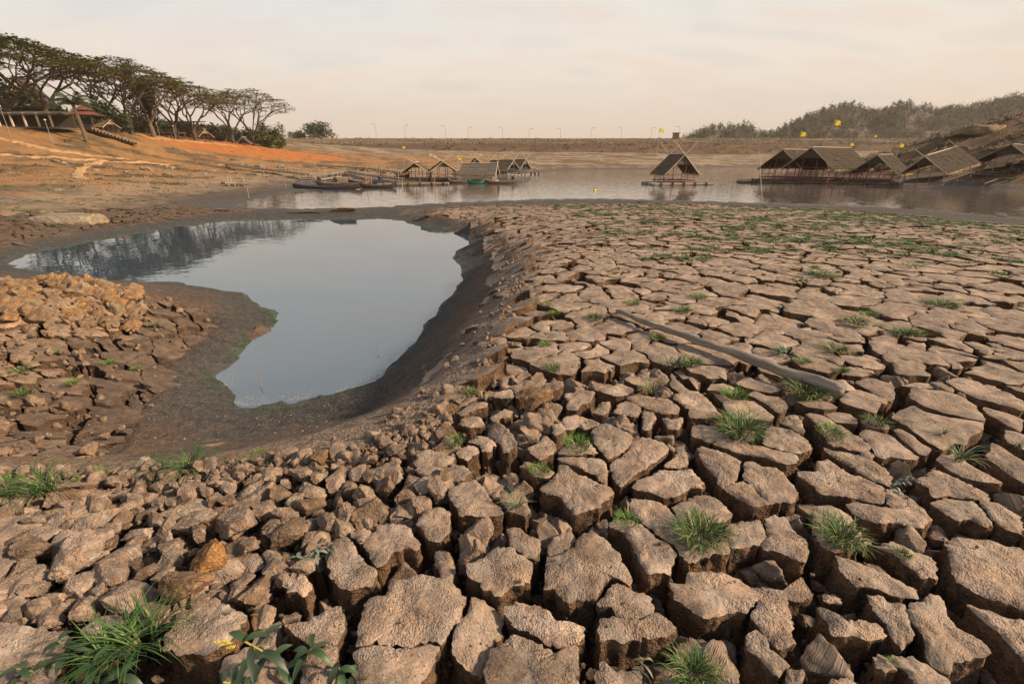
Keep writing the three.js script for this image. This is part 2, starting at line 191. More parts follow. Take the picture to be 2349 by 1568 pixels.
{ // one sheet from under the camera to beyond the dam
  const AN = 540, A0 = -68, A1 = 68, R0 = 0.35, R1 = 330, RN = 540, pos = [], col = [], uv = [], dry = [], wet = [];
  const hs = new Float32Array((AN + 1) * (RN + 1));
  for (let j = 0; j <= RN; j++) for (let i = 0; i <= AN; i++) {
    const r = R0 * Math.pow(R1 / R0, j / RN), an = lerp(A0, A1, i / AN) * Math.PI / 180, x = r * Math.sin(an), z = -r * Math.cos(an);
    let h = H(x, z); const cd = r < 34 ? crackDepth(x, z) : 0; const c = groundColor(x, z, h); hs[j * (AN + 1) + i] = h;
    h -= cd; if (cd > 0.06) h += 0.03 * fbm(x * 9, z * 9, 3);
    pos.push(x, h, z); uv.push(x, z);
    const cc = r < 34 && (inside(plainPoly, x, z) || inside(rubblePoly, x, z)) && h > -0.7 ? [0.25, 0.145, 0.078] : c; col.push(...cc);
  }
  for (let j = 0; j < RN; j++) for (let i = 0; i < AN; i++) {
    const a = j * (AN + 1) + i, b = a + 1, c = a + AN + 1, e = c + 1, x = pos[a * 3], z = pos[a * 3 + 2];
    const lim = z < -25 && x > -18 ? 0.12 : 0.02, w = hs[a] - WL + 0.08 * fbm(x * 0.8, z * 2.2, 3) < lim;
    (w ? wet : dry).push(a, b, c, b, e, c);
  }
  const g = new THREE.BufferGeometry();
  g.setAttribute('position', new THREE.Float32BufferAttribute(pos, 3)); g.setAttribute('color', new THREE.Float32BufferAttribute(col, 3)); g.setAttribute('uv', new THREE.Float32BufferAttribute(uv, 2));
  g.setIndex(new THREE.BufferAttribute(Uint32Array.from(dry.concat(wet)), 1));
  g.addGroup(0, dry.length, 0); g.addGroup(dry.length, wet.length, 1); g.computeVertexNormals();
  top('ground', g, [MAT.soil, MAT.wet], 'dry lake bed with muddy banks and an ochre slope', null, null, 'structure');
  // the land behind and beside the camera, out to the horizon
  const o = [], oc = [], ou = [], oi = [];
  const ringN = 96, rr = [0.3, 3, 9, 30, 100, 330, 900];
  for (const r of rr) for (let i = 0; i <= ringN; i++) { const an = (68 + (360 - 136) * i / ringN) * Math.PI / 180, x = r * Math.sin(an), z = -r * Math.cos(an), h = r < 40 ? H(x, z) - 0.02 : Math.min(6, Math.max(0, rbf(x, z))); o.push(x, h, z); ou.push(x, z); oc.push(...C.dry); }
  for (let j = 0; j < rr.length - 1; j++) for (let i = 0; i < ringN; i++) { const a = j * (ringN + 1) + i; oi.push(a, a + 1, a + ringN + 1, a + 1, a + ringN + 2, a + ringN + 1); }
  const fN = 60; const base = o.length / 3; // far land in front, behind the dam
  for (const r of [325, 1500]) for (let i = 0; i <= fN; i++) { const an = (-68 + 136 * i / fN) * Math.PI / 180; o.push(r * Math.sin(an), r < 400 ? 1.5 : 0, -r * Math.cos(an)); ou.push(r * Math.sin(an), r * Math.cos(an)); oc.push(...C.scrub); }
  for (let i = 0; i < fN; i++) { const a = base + i; oi.push(a, a + 1, a + fN + 1, a + 1, a + fN + 2, a + fN + 1); }
  const g2 = new THREE.BufferGeometry(); g2.setAttribute('position', new THREE.Float32BufferAttribute(o, 3)); g2.setAttribute('color', new THREE.Float32BufferAttribute(oc, 3)); g2.setAttribute('uv', new THREE.Float32BufferAttribute(ou, 2)); g2.setIndex(oi); g2.computeVertexNormals();
  top('terrain', g2, MAT.soilFar, 'flat dry land stretching away all round', null, null, 'structure');
}
console.log('land');

// ---------------------------------------------------------------- water
const rip = (() => { const S2 = 1024, a = tileNoise(31, 20), b = tileNoise(32, 46), c = tileNoise(33, 9); return [tex(S2, (u, v) => 0.5 + 0.22 * a(u, v) + 0.2 * b(u, v) + 0.2 * c(u, v)), tex(512, (u, v) => 0.5 + 0.3 * tA(u, v) + 0.2 * tileNoise31(u, v))]; function tileNoise31(u, v) { return c(u, v); } })();
function waterSheet(name, x0, x1, z0, z1, mat, label) { const g = new THREE.PlaneGeometry(x1 - x0, z1 - z0, 1, 1); g.rotateX(-Math.PI / 2); g.translate((x0 + x1) / 2, WL, (z0 + z1) / 2); const p = g.attributes.position, u = g.attributes.uv; for (let i = 0; i < p.count; i++) u.setXY(i, p.getX(i), p.getZ(i)); return top(name, g, mat, label, null, null, 'structure'); }
const WM = (o) => new THREE.MeshPhysicalMaterial({ side: THREE.DoubleSide, ior: 1.5, ...o });
MAT.pond = WM({ color: rgb(0.045, 0.07, 0.095), roughness: 0.01, specularIntensity: 1, ior: 3, bumpMap: rep(rip[0], 0.16, 0.3), bumpScale: 0.0014 });
MAT.lake = WM({ color: rgb(0.13, 0.11, 0.095), roughness: 0.02, ior: 2.6, bumpMap: rep(rip[0], 0.07, 0.22), bumpScale: 0.008 });
{ const zs = pondPoly.map((p) => p[1]), xs = pondPoly.map((p) => p[0]); waterSheet('pond', Math.min(...xs) - 4, 0.3, Math.min(...zs) - 0.9, Math.max(...zs) + 0.6, MAT.pond, 'still pond of blue grey water between cracked mud banks'); }
{ const near = LAKEPX.slice(20).reverse().map(([x, y]) => { const p = atH(x, y, WL); return [p[0], p[2] + 1.1]; }); const sh = new THREE.Shape([[-26, -24.5], ...near, [70, -14], [190, -60], [190, -225], [-26, -225]].map(([x, z]) => new THREE.Vector2(x, -z)));
  const g = new THREE.ShapeGeometry(sh); g.rotateX(-Math.PI / 2); g.translate(0, WL, 0); const p = g.attributes.position, u = g.attributes.uv; for (let i = 0; i < p.count; i++) u.setXY(i, p.getX(i), p.getZ(i));
  top('lake', g, MAT.lake, 'shallow rippled lake with thatched rafts along its shore', null, null, 'structure'); }
const hsh = (a, b) => { const s = Math.sin(a * 127.1 + b * 311.7) * 43758.5453; return s - Math.floor(s); };
// ---------------------------------------------------------------- cracked mud: block outlines read off the photograph, in the frames they were read in
const FR = { A: [850, 1280, 0.27352], B: [1300, 1280, 0.27352], C: [1750, 1280, 0.27352], D: [2060, 1280, 0.27352], E: [1050, 950, 0.24237], F: [1500, 950, 0.24237], G: [1950, 950, 0.25968], L: [0, 1050, 0.42033] };
const TR = `A -110 400 -60 250 0 190 65 200 140 290 145 345 230 440 315 500 320 570 280 650 150 670 70 690 0 640 -90 560
A 90 130 215 100 290 155 240 235 170 250 120 200
A 300 150 340 90 470 80 630 110 650 200 735 250 700 320 600 300 470 340 420 450 350 480 290 420 225 290 245 220
A 785 -60 870 -70 1005 -15 1005 100 970 180 880 245 810 215 770 150 700 70
A 860 250 980 270 1030 400 1040 500 930 510 870 400
A 1165 470 1300 420 1430 330 1560 330 1680 420 1750 450 1750 560 1720 640 1560 670 1470 740 1300 680 1290 620 1160 570
A 1525 150 1640 130 1700 190 1820 250 1820 330 1790 420 1700 390 1570 290 1560 220
A 480 620 600 620 700 570 900 600 1020 560 1030 640 1110 720 1140 790 1080 980 1000 1040 930 1180 790 1145 600 1200 420 1190 350 1150 250 1200 160 1185 170 1020 230 840 270 780 410 750 440 700
A 130 1265 230 1240 330 1205 480 1250 650 1235 800 1180 890 1225 850 1340 780 1440 700 1568 680 1720 200 1720 160 1568 115 1450
A 1190 740 1270 740 1420 820 1490 910 1450 1050 1370 1220 1290 1440 1200 1380 1110 1330 1040 1280 1040 1130 1110 940 1180 880
B -130 840 -50 800 170 820 300 940 330 980 490 980 575 1020 570 1130 520 1180 350 1210 200 1130 60 1060 -20 1030 -120 920
B -295 1350 -255 1260 -165 1220 -65 1120 60 1160 180 1205 310 1290 420 1240 500 1215 525 1260 515 1568 500 1720 -310 1720 -305 1480
B 250 290 340 230 370 170 460 155 510 200 470 320 400 360 260 370
B 250 420 400 390 490 330 560 210 670 185 770 250 910 390 960 500 1010 600 1000 670 890 590 830 600 740 700 680 770 540 780 420 800 330 690 210 690 250 560
B 820 110 870 40 1000 60 1090 90 1200 190 1380 300 1420 370 1400 470 1370 540 1270 530 1170 560 1100 430 1060 330 990 220 940 150
F 335 1200 500 1210 650 1265 720 1320 800 1450 860 1600 760 1680 600 1590 430 1440 350 1390 310 1290
B 1410 250 1500 140 1700 120 1900 250 1920 370 1750 370 1620 440 1530 460 1450 330
B 740 790 830 690 910 640 1050 700 1190 750 1215 880 1130 990 980 960 880 930 850 850 720 850
B 740 970 860 950 1090 1000 1140 965 1230 910 1330 960 1420 1040 1410 1080 1200 1150 1080 1120 950 1170 830 1140 740 1190 720 1090
B 740 1350 800 1370 870 1420 1080 1420 1110 1480 1100 1568 1090 1720 690 1720 690 1500
B 1250 1568 1380 1490 1420 1568 1500 1720 1250 1720
C -265 620 -110 640 -90 540 30 545 190 525 310 580 400 620 460 700 550 740 540 790 440 900 330 880 200 900 100 950 40 930 -100 850 -220 750
C 550 780 640 770 780 770 810 830 830 960 850 1130 880 1200 720 1230 620 1130 540 1020 470 920
C 430 1110 540 1090 620 1170 640 1240 760 1330 810 1390 740 1440 700 1460 620 1400 580 1340 440 1230
C 820 1440 930 1440 960 1480 940 1568 930 1720 800 1720 800 1568
C 1090 900 1140 860 1220 920 1340 990 1500 970 1640 990 1730 1110 1560 1130 1420 1100 1220 1110 1170 960
C 255 130 300 95 420 60 560 45 590 130 610 200 510 280 410 300 280 330
C 600 60 660 15 790 30 830 90 880 190 945 200 985 330 970 430 860 410 740 340 600 310 570 260 640 200
C 410 560 560 580 720 600 830 590 960 480 1030 600 1080 640 960 700 820 680 600 690 430 620
C 1190 620 1250 610 1330 640 1320 700 1190 700
D 120 390 230 420 400 490 570 540 720 600 870 720 840 750 680 740 520 680 370 650 300 650 200 560 150 470
D 420 270 520 290 640 260 820 340 1000 410 1045 600 960 570 900 590 840 540 760 460 600 340
G 640 1190 720 1170 900 1190 1200 1230 1430 1280 1470 1310 1400 1360 1370 1400 1100 1340 980 1370 780 1310
D 1140 260 1240 190 1400 220 1530 220 1650 280 1828 300 2000 420 2050 900 1828 880 1600 800 1340 700 1210 610 1180 470 1160 350
D 1300 830 1400 860 1540 900 1600 940 1828 980 2000 1050 2050 1500 1828 1330 1600 1090 1450 960
D 420 745 520 745 640 800 760 820 780 900 800 1010 830 1150 780 1140 740 1220 640 1110 590 1010 540 930 470 840
D 780 820 920 810 960 740 1075 770 1120 860 1170 980 1330 1100 1480 1190 1515 1270 1350 1310 1210 1320 1160 1460 1060 1390 960 1290 930 1160 870 1040 820 950
D 630 1290 740 1265 860 1320 960 1350 1050 1430 1160 1490 1160 1720 900 1720 850 1530 740 1410 650 1370
D 480 1290 600 1290 640 1380 590 1420 500 1370
D 50 1520 220 1500 350 1568 370 1720 60 1720
E 290 1190 320 1090 430 1040 570 1010 620 1060 670 1130 740 1250 830 1290 850 1370 700 1390 480 1390 400 1380 400 1330 360 1250
E 1230 1110 1340 1030 1420 950 1440 880 1500 870 1620 960 1720 990 1860 1060 1950 1070 1990 1140 1960 1180 1870 1260 1830 1310 1700 1350 1600 1370 1490 1250 1440 1190 1330 1180
E 1430 760 1600 765 1780 780 1900 820 1940 900 1930 980 1850 960 1740 920 1600 860 1450 820
E 1460 680 1560 630 1740 600 1800 690 1830 740 1600 745 1440 735
F -77 520 0 470 60 450 150 490 350 560 290 690 90 795 30 740 -70 600
F 110 830 280 740 340 610 400 575 560 600 700 660 705 720 620 790 480 870 380 940 290 1010 220 1060 140 960
F -50 800 40 810 80 900 70 1050 -20 990
E 1480 390 1540 360 1640 360 1860 430 1830 480 1700 490 1640 460 1520 500
E 1480 180 1560 160 1660 130 1800 150 1760 230 1660 260 1620 330 1510 300 1530 230
E 940 90 1080 30 1220 80 1240 150 1140 180 1010 200 980 140
E 1280 60 1460 40 1480 90 1400 130 1340 120
E 760 130 940 110 970 180 870 190 780 180
E 350 230 560 160 590 190 480 240 390 260
E 380 330 560 250 680 240 700 290 560 320 430 360
E 720 390 860 310 945 330 930 390 820 400 800 450
E 700 540 740 440 800 440 900 520 950 600 1000 700 930 740 860 760 830 650
E 400 450 440 370 600 360 660 440 640 470 500 480
E 500 620 600 560 680 560 770 640 780 690 620 650
E 380 730 500 660 600 690 600 740 480 810 400 780
E 620 680 720 660 740 700 720 750 640 740
E 0 730 80 690 230 740 350 790 350 830 230 900 100 860 0 920 -60 830
E 260 930 330 870 440 880 510 930 470 1010 330 1030 270 990
E 1120 700 1230 640 1270 560 1360 610 1400 660 1370 730 1260 800 1150 750
E 1360 450 1450 430 1500 490 1470 530 1380 560
E 1040 880 1100 820 1250 870 1380 930 1330 980 1180 980 1120 920
E 1780 330 1870 240 1960 250 1950 310 1890 360
E 820 1190 950 1150 1060 1140 1090 1220 1130 1330 1100 1380 900 1320
E 0 980 130 940 230 980 240 1050 130 1090 0 1160 -60 1080
F -67 100 60 100 210 50 340 110 340 140 190 180 90 160
F 270 210 380 170 560 190 720 200 820 280 790 340 650 330 480 290 380 260
F 150 330 190 250 290 225 400 270 425 300 370 390 260 350 190 340
F 440 310 550 320 580 380 530 440 530 500 440 510
F 240 20 320 -20 620 0 480 60 390 70
F 760 180 830 95 1010 95 1100 170 1180 250 1220 320 1050 310 900 285 850 230
F 920 312 1080 332 1230 335 1280 380 1100 390 920 380
F 960 450 1000 430 1200 460 1250 520 1370 595 1110 610 1060 570 960 560
F 1170 110 1240 120 1350 180 1530 170 1650 220 1800 320 1770 370 1600 370 1380 370 1330 290 1270 200
F 1530 150 1600 105 1740 150 1860 170 1950 270 1840 310 1690 210
F 1110 100 1160 30 1290 30 1410 75 1400 105 1250 95
F 1410 30 1480 -30 1700 0 1870 100 1760 115 1560 70
F 1170 650 1220 610 1450 610 1620 660 1800 710 2000 745 2050 780 2030 840 1880 850 1700 780 1500 740 1320 700
F 1010 680 1060 665 1200 710 1350 765 1460 800 1430 900 1420 1000 1330 1070 1270 1100 1220 1040 1210 970 1100 870 1060 790
F 1500 820 1600 820 1670 880 1780 880 1880 930 1990 1050 2050 1140 1990 1250 1880 1230 1770 1250 1640 1120 1490 1005
F 1290 1110 1470 1045 1560 1090 1660 1190 1750 1265 1640 1290 1540 1270 1430 1200 1340 1150
F 330 1050 420 990 530 960 610 895 750 905 940 890 1010 970 1050 1040 1050 1110 950 1100 860 1140 700 1190 580 1140 390 1080
F 790 670 860 650 900 720 910 865 760 880 660 855 760 800 800 730
F 750 1310 850 1240 960 1190 1090 1160 1230 1210 1340 1340 1350 1400 1240 1460 1000 1430 830 1450
F 640 390 680 380 740 400 850 390 850 430 810 500 720 490
G -130 470 -80 440 40 445 160 490 250 550 300 660 170 690 0 650 -150 600
G 20 400 50 340 150 330 220 400 240 490 180 480 110 440
G 150 200 300 170 480 210 560 250 440 270 280 240
G 630 130 760 95 880 130 1045 190 1020 230 960 220 930 320 820 280 680 240 570 200
G 480 0 620 -20 740 80 640 100
G 720 0 900 -30 1110 40 1110 160 1070 180 960 140 850 70
G 1180 30 1300 10 1420 20 1480 60 1330 60
G 1270 70 1420 90 1600 100 1750 160 1870 230 1990 350 1960 375 1750 330 1550 280 1380 220 1260 150
G 1590 0 1750 -40 1950 10 2050 100 2200 100 2349 200 2349 300 2150 240 1900 160 1750 90
G 1070 350 1180 280 1280 250 1420 310 1600 345 1790 365 1960 400 1950 480 1840 510 1800 600 1700 570 1580 640 1420 560 1280 470 1170 390
G 1960 235 2100 270 2349 340 2349 470 2180 390 2020 310
G 2190 440 2300 470 2500 540 2500 700 2349 640 2200 560
G 2040 590 2130 620 2349 760 2500 900 2500 1020 2349 960 2150 830 1970 720 2050 680
G 1510 740 1600 710 1690 690 1800 760 1900 830 2000 880 2160 970 2000 960 1890 940 1750 890 1600 790
G 1300 940 1370 930 1500 830 1600 870 1740 935 1850 990 1980 1035 2030 1105 1900 1125 1650 1080 1480 1095 1460 1010
G 1470 1140 1650 1105 1900 1145 1970 1240 2070 1330 1980 1380 1850 1300 1720 1310 1600 1220
G 1930 1140 2050 1125 2200 1200 2349 1300 2349 1450 2200 1400 2095 1335 2005 1230
G 240 330 290 310 430 340 540 400 650 470 790 540 880 640 800 675 640 640 480 600 420 500 330 400
G 450 320 540 290 680 310 740 370 740 410 640 390 560 385
G 770 380 860 370 980 380 1060 450 1000 460 850 445
G 770 490 860 455 1040 495 1100 520 1190 600 1330 700 1320 740 1220 740 1090 715 1010 730 930 700 890 620
G 1100 490 1150 470 1290 530 1360 600 1460 640 1430 700 1350 690 1230 590
G 790 685 850 662 910 700 880 750 800 720
G 420 620 480 650 620 670 820 705 1000 800 1080 900 1090 985 1000 960 830 890 660 790 500 700
G 370 760 500 755 640 850 850 930 1000 1000 1010 1080 1015 1165 880 1140 640 1100 390 1060 320 970 200 900 200 850 360 870
G 1035 1040 1100 1015 1200 1070 1300 1160 1400 1230 1455 1300 1300 1250 1045 1190
G 340 1230 400 1170 520 1180 640 1250 710 1310 730 1400 800 1440 760 1560 560 1640 420 1600 330 1400
L 950 1330 1040 1120 1130 1090 1270 1030 1380 1110 1470 1140 1400 1230 1330 1330 1200 1370 1040 1350
L 460 1230 560 1140 680 1120 760 1170 720 1230 600 1260 500 1280
L 0 1160 100 1190 330 1210 370 1270 330 1450 300 1568 300 1680 -120 1680 -140 1250
L 1690 1200 1830 1180 2020 1090 2046 1180 2010 1300 1860 1325 1760 1270
L 1320 1410 1480 1340 1600 1310 1700 1450 1700 1640 1320 1640
L 1800 1400 1900 1345 2005 1330 1990 1500 1940 1640 1800 1660
L 1680 930 1790 900 1850 960 1820 1020 1700 990`.split('\n').map((l) => { const [f, ...v] = l.split(' '), [ox, oy, s] = FR[f], p = []; for (let i = 0; i < v.length; i += 2) { const q = atH((ox + v[i] * s) * 0.9176, (oy + v[i + 1] * s) * 0.9176, 0); p.push([q[0], q[2]]); } return p; });
const area = (P) => { let s = 0; for (let i = 0, j = P.length - 1; i < P.length; j = i++) s += P[j][0] * P[i][1] - P[i][0] * P[j][1]; return s / 2; };
const centroid = (P) => { let a = 0, x = 0, y = 0; for (let i = 0, j = P.length - 1; i < P.length; j = i++) { const k = P[j][0] * P[i][1] - P[i][0] * P[j][1]; a += k; x += (P[j][0] + P[i][0]) * k; y += (P[j][1] + P[i][1]) * k; } return [x / (3 * a), y / (3 * a)]; };
for (const p of TR) { if (area(p) < 0) p.reverse(); const c = centroid(p); for (const q of p) { const dx = q[0] - c[0], dz = q[1] - c[1], l = Math.hypot(dx, dz) || 1; q[0] += dx / l * 0.005; q[1] += dz / l * 0.005; } }

// seeds of the other blocks, spread over the flats; traced blocks keep their ground by seeds along their outlines
const rb = rng(77), seeds = [], hash = new Map(), CELL = 0.6;
const addSeed = (x, z, id, size) => { const s = { x, z, id, size }; seeds.push(s); const k = Math.floor(x / CELL) + ',' + Math.floor(z / CELL); (hash.get(k) || hash.set(k, []).get(k)).push(s); return s; };
const nearSeeds = (x, z, r) => { const o = [], a = Math.ceil(r / CELL), cx = Math.floor(x / CELL), cz = Math.floor(z / CELL); for (let i = -a; i <= a; i++) for (let j = -a; j <= a; j++) { const l = hash.get((cx + i) + ',' + (cz + j)); if (l) for (const s of l) o.push(s); } return o; };
TR.forEach((P, id) => { const c = centroid(P); for (let i = 0; i < P.length; i++) { const a = P[i], b = P[(i + 1) % P.length], L = Math.hypot(b[0] - a[0], b[1] - a[1]), n = Math.max(1, Math.ceil(L / 0.05)); for (let k = 0; k < n; k++) { const x = lerp(a[0], b[0], k / n), z = lerp(a[1], b[1], k / n), dx = c[0] - x, dz = c[1] - z, l = Math.hypot(dx, dz) || 1, m = Math.min(0.045, l * 0.8); addSeed(x + dx / l * m, z + dz / l * m, 'T' + id); } } });
const traceHull = TR;
const inTraced = (x, z) => traceHull.some((P) => inside(P, x, z));
const view = (x, z, m = 0) => { const f = -z * cp + EYE * sp; if (f < 0.2) return false; const px = PF * x / f; return Math.abs(px) < 1240 + m && Math.hypot(x, z) < 36; };
const regionOf = (x, z) => inside(rubblePoly, x, z) ? 'rubble' : inside(plainPoly, x, z) ? 'plain' : inside(bankPoly, x, z) ? 'bank' : inside(shorePoly, x, z) ? 'shore' : null;
const BIG = 0.345;
for (let j = -105; j < 12; j++) for (let i = -125; i < 125; i++) {
  const jit = 0.44; let x = (i + (j & 1 ? 0.5 : 0) + (rb() - 0.5) * 2 * jit) * BIG, z = (j + (rb() - 0.5) * 2 * jit) * BIG * 0.9; const drop = rb();
  if (!view(x, z, 250 + 900 / (1 - z)) || z > 1) continue;
  const reg = regionOf(x, z); if (!reg || reg === 'rubble') continue;
  let near = 9; for (const s of nearSeeds(x, z, 0.3)) near = Math.min(near, Math.hypot(s.x - x, s.z - z));
  if (near < (z > -3.4 && reg === 'plain' ? 0.12 : 0.15) || inTraced(x, z)) continue;
  const dens = n2(x * 0.55 + 9, z * 0.55); if (reg === 'plain' && dens > 0.15 && z > -7 && hsh(x, z) < 0.3) continue;
  addSeed(x, z, 'S' + seeds.length, reg);
  if (drop < (reg === 'plain' ? (dens < -0.15 ? 0.6 : 0.2) : 0.55)) addSeed(x + (rb() - 0.5) * 0.3, z + (rb() - 0.5) * 0.3, 'S' + seeds.length, reg);
}
function cellOf(s) { // the ground nearer to s than to any other seed, less half of each crack
  const R = 0.62; let P = [[s.x - R, s.z - R], [s.x + R, s.z - R], [s.x + R, s.z + R], [s.x - R, s.z + R]];
  P = P.map((p) => [p[0], p[1]]);
  for (const q of nearSeeds(s.x, s.z, 1.1)) {
    if (q === s) continue; let dx = q.x - s.x, dz = q.z - s.z; const L = Math.hypot(dx, dz); if (L > 1.25 || L < 1e-4) continue; dx /= L; dz /= L;
    const hx = (s.x + q.x) / 2, hz = (s.z + q.z) / 2, r = hsh(hx, hz); let gap = r < 0.45 ? 0.005 + 0.01 * r : r < 0.85 ? 0.012 + 0.03 * (r - 0.45) : 0.025 + 0.16 * (r - 0.85);
    gap *= Math.abs(n2(hx * 0.55 + 40, hz * 0.55)) < 0.11 ? 1.7 : Math.abs(n2(hx * 1.3, hz * 1.3 + 20)) < 0.12 ? 1.2 : 0.65; if (s.size !== 'plain') gap *= 1.4; if (s.z < -6) gap *= 1.5;
    const m = L / 2 - gap, out = [];
    for (let i = 0; i < P.length; i++) { const a = P[i], b = P[(i + 1) % P.length], da = (a[0] - s.x) * dx + (a[1] - s.z) * dz - m, db = (b[0] - s.x) * dx + (b[1] - s.z) * dz - m; if (da <= 0) out.push(a); if ((da < 0 && db > 0) || (da > 0 && db < 0)) { const t = da / (da - db); out.push([a[0] + (b[0] - a[0]) * t, a[1] + (b[1] - a[1]) * t]); } }
    P = out; if (P.length < 3) return null;
  }
  return P;
}
const warp = (x, z, k) => [0.04 * n2(x * 3.3, z * 3.3) + (k > 0 ? 0.022 * n2(x * 8 + 40, z * 8) : 0) + (k > 1 ? 0.008 * n2(x * 22 + 4, z * 22) : 0), 0.04 * n2(x * 3.3 + 70, z * 3.3) + (k > 0 ? 0.022 * n2(x * 8, z * 8 + 60) : 0) + (k > 1 ? 0.008 * n2(x * 22, z * 22 + 6) : 0)];
function resample(P, step) { const o = []; for (let i = 0; i < P.length; i++) { const a = P[i], b = P[(i + 1) % P.length], n = Math.max(1, Math.round(Math.hypot(b[0] - a[0], b[1] - a[1]) / step)); for (let k = 0; k < n; k++) o.push([lerp(a[0], b[0], k / n), lerp(a[1], b[1], k / n)]); } return o; }
const chaikin = (P, w = 0.22) => { const o = []; for (let i = 0; i < P.length; i++) { const a = P[i], b = P[(i + 1) % P.length]; o.push([lerp(a[0], b[0], w), lerp(a[1], b[1], w)], [lerp(a[0], b[0], 1 - w), lerp(a[1], b[1], 1 - w)]); } return o; };
class GB { constructor() { this.p = []; this.u = []; this.c = []; this.i = [[], []]; }
  v(x, y, z, u, v, c) { this.p.push(x, y, z); this.u.push(u, v); this.c.push(c[0], c[1], c[2]); return this.p.length / 3 - 1; }
  geo() { const g = new THREE.BufferGeometry(); g.setAttribute('position', new THREE.Float32BufferAttribute(this.p, 3)); g.setAttribute('uv', new THREE.Float32BufferAttribute(this.u, 2)); g.setAttribute('color', new THREE.Float32BufferAttribute(this.c, 3)); g.setIndex(new THREE.BufferAttribute(Uint32Array.from(this.i[0].concat(this.i[1])), 1)); g.addGroup(0, this.i[0].length, 0); g.addGroup(this.i[0].length, this.i[1].length, 1); g.computeVertexNormals(); return g; } }
// k: 3 = close by, 2 = middle, 1 = farther, 0 = far. Crust on top, torn clay on the sides.
function block(B, P0, k, o) {
  const step = [0.15, 0.066, 0.033, 0.012][k]; let P = o.traced ? chaikin(P0, 0.13) : k > 0 ? chaikin(P0, 0.05) : P0;
  P = resample(P, step);
  if (!o.traced) P = P.map(([x, z]) => { const w = warp(x, z, k); return [x + w[0], z + w[1]]; });
  if (k >= 2) { const cc = centroid(P); P = P.map(([x, z]) => { const dx = x - cc[0], dz = z - cc[1], l = Math.hypot(dx, dz) || 1, e = (k > 2 ? 0.004 * n2(x * 75, z * 75) + 0.006 * (hsh(x * 91.3, z * 77.1) - 0.5) + 0.004 * n2(x * 30, z * 30 + 5) : 0) + 0.006 * n2(x * 17 + 8, z * 17) + (k === 2 ? 0.007 * (hsh(x * 71.3, z * 57.1) - 0.5) : 0); return [x + dx / l * e, z + dz / l * e]; }); }
  const c = centroid(P), N = P.length, A = Math.abs(area(P)), R = Math.sqrt(A / Math.PI), nr = k === 0 ? 1 : Math.max(2, Math.round(R / step));
  const tn = o.tone, dip = o.dip || 0, tx = o.tx || 0, tz = o.tz || 0;
  const hc = H(c[0], c[1]), sx = (H(c[0] + 0.2, c[1]) - H(c[0] - 0.2, c[1])) / 0.4, sz = (H(c[0], c[1] + 0.2) - H(c[0], c[1] - 0.2)) / 0.4;
  const topY = (x, z, e) => { let y = hc + (sx + tx) * (x - c[0]) + (sz + tz) * (z - c[1]) - dip + 0.007 * n2(x * 4 + 3, z * 4); if (k > 1) y += 0.004 * n2(x * 13, z * 13) + 0.0022 * n2(x * 31, z * 31 + 9) - 0.009 * Math.exp(-e / 0.012); if (k > 2) y += 0.0016 * n2(x * 47 + 4, z * 47); return y; };
  const cst = (x, z) => { const st = sst(n2(x * 2.6 + 31, z * 2.6) + 0.5 * n2(x * 11, z * 11 + 3) + 0.25 * n2(x * 40, z * 40), 0.35, 0.7), s = (1 + 0.1 * n2(x * 2.2 + 50, z * 2.2) + 0.13 * n2(x * 9 + 20, z * 9) + (k < 3 ? 0.22 * (hsh(x * 13.7, z * 17.3) - 0.5) : 0)) * (1 - 0.22 * st), w = 0.07 * n2(x * 5, z * 5 + 90); return [tn[0] * s, tn[1] * s * (1 - w), tn[2] * s * (1 - 2 * w)]; };
  const ids = [];
  for (let r = 0; r < nr; r++) { const t = 1 - r / nr, row = []; for (let i = 0; i < N; i++) { const x = lerp(c[0], P[i][0], t), z = lerp(c[1], P[i][1], t), y = topY(x, z, (1 - t) * R * 0.9); row.push(B.v(x, y, z, x, z, cst(x, z))); } ids.push(row); }
  const mid = B.v(c[0], topY(c[0], c[1], R), c[1], c[0], c[1], cst(c[0], c[1]));
  for (let r = 0; r < nr; r++) for (let i = 0; i < N; i++) { const j = (i + 1) % N; if (r < nr - 1) B.i[0].push(ids[r][i], ids[r + 1][i], ids[r][j], ids[r][j], ids[r + 1][i], ids[r + 1][j]); else B.i[0].push(ids[r][i], mid, ids[r][j]); }
  const D = o.depth, m = [1, 2, 5, 9][k]; let arc = 0; const rows = [];
  for (let j = 0; j <= m; j++) rows.push([]);
  for (let i = 0; i < N; i++) {
    const [x, z] = P[i], q = P[(i + 1) % N], pr = P[(i + N - 1) % N]; let nx = q[1] - pr[1], nz = -(q[0] - pr[0]); const l = Math.hypot(nx, nz) || 1; nx /= l; nz /= l;
    const y0 = B.p[ids[0][i] * 3 + 1];
    for (let j = 0; j <= m; j++) {
      const t = j / m, yy = y0 - D * t; let off = (o.flare * t * t - o.under * Math.sin(t * 2.6)) * (0.7 + 0.6 * n2(x * 4, z * 4 + 33)) + (j > 0 && k > 1 ? 0.0035 * n3(x * 30, z * 30, yy * 8) + 0.009 * n3(x * 13, z * 13, yy * 16) + 0.004 * n3(x * 30, z * 30, yy * 34) + (k > 2 ? 0.003 * n3(x * 80, z * 80, yy * 70) : 0) : 0);
      if (j === m) off += 0.01;
      const s = 1 + 0.16 * n3(x * 7, z * 7, yy * 9); const cl = o.clay;
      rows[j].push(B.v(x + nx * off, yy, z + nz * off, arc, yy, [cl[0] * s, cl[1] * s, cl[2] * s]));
    }
    arc += Math.hypot(q[0] - x, q[1] - z);
  }
  for (let j = 0; j < m; j++) for (let i = 0; i < N; i++) { const e = (i + 1) % N; B.i[1].push(rows[j][i], rows[j][e], rows[j + 1][i], rows[j][e], rows[j + 1][e], rows[j + 1][i]); }
}
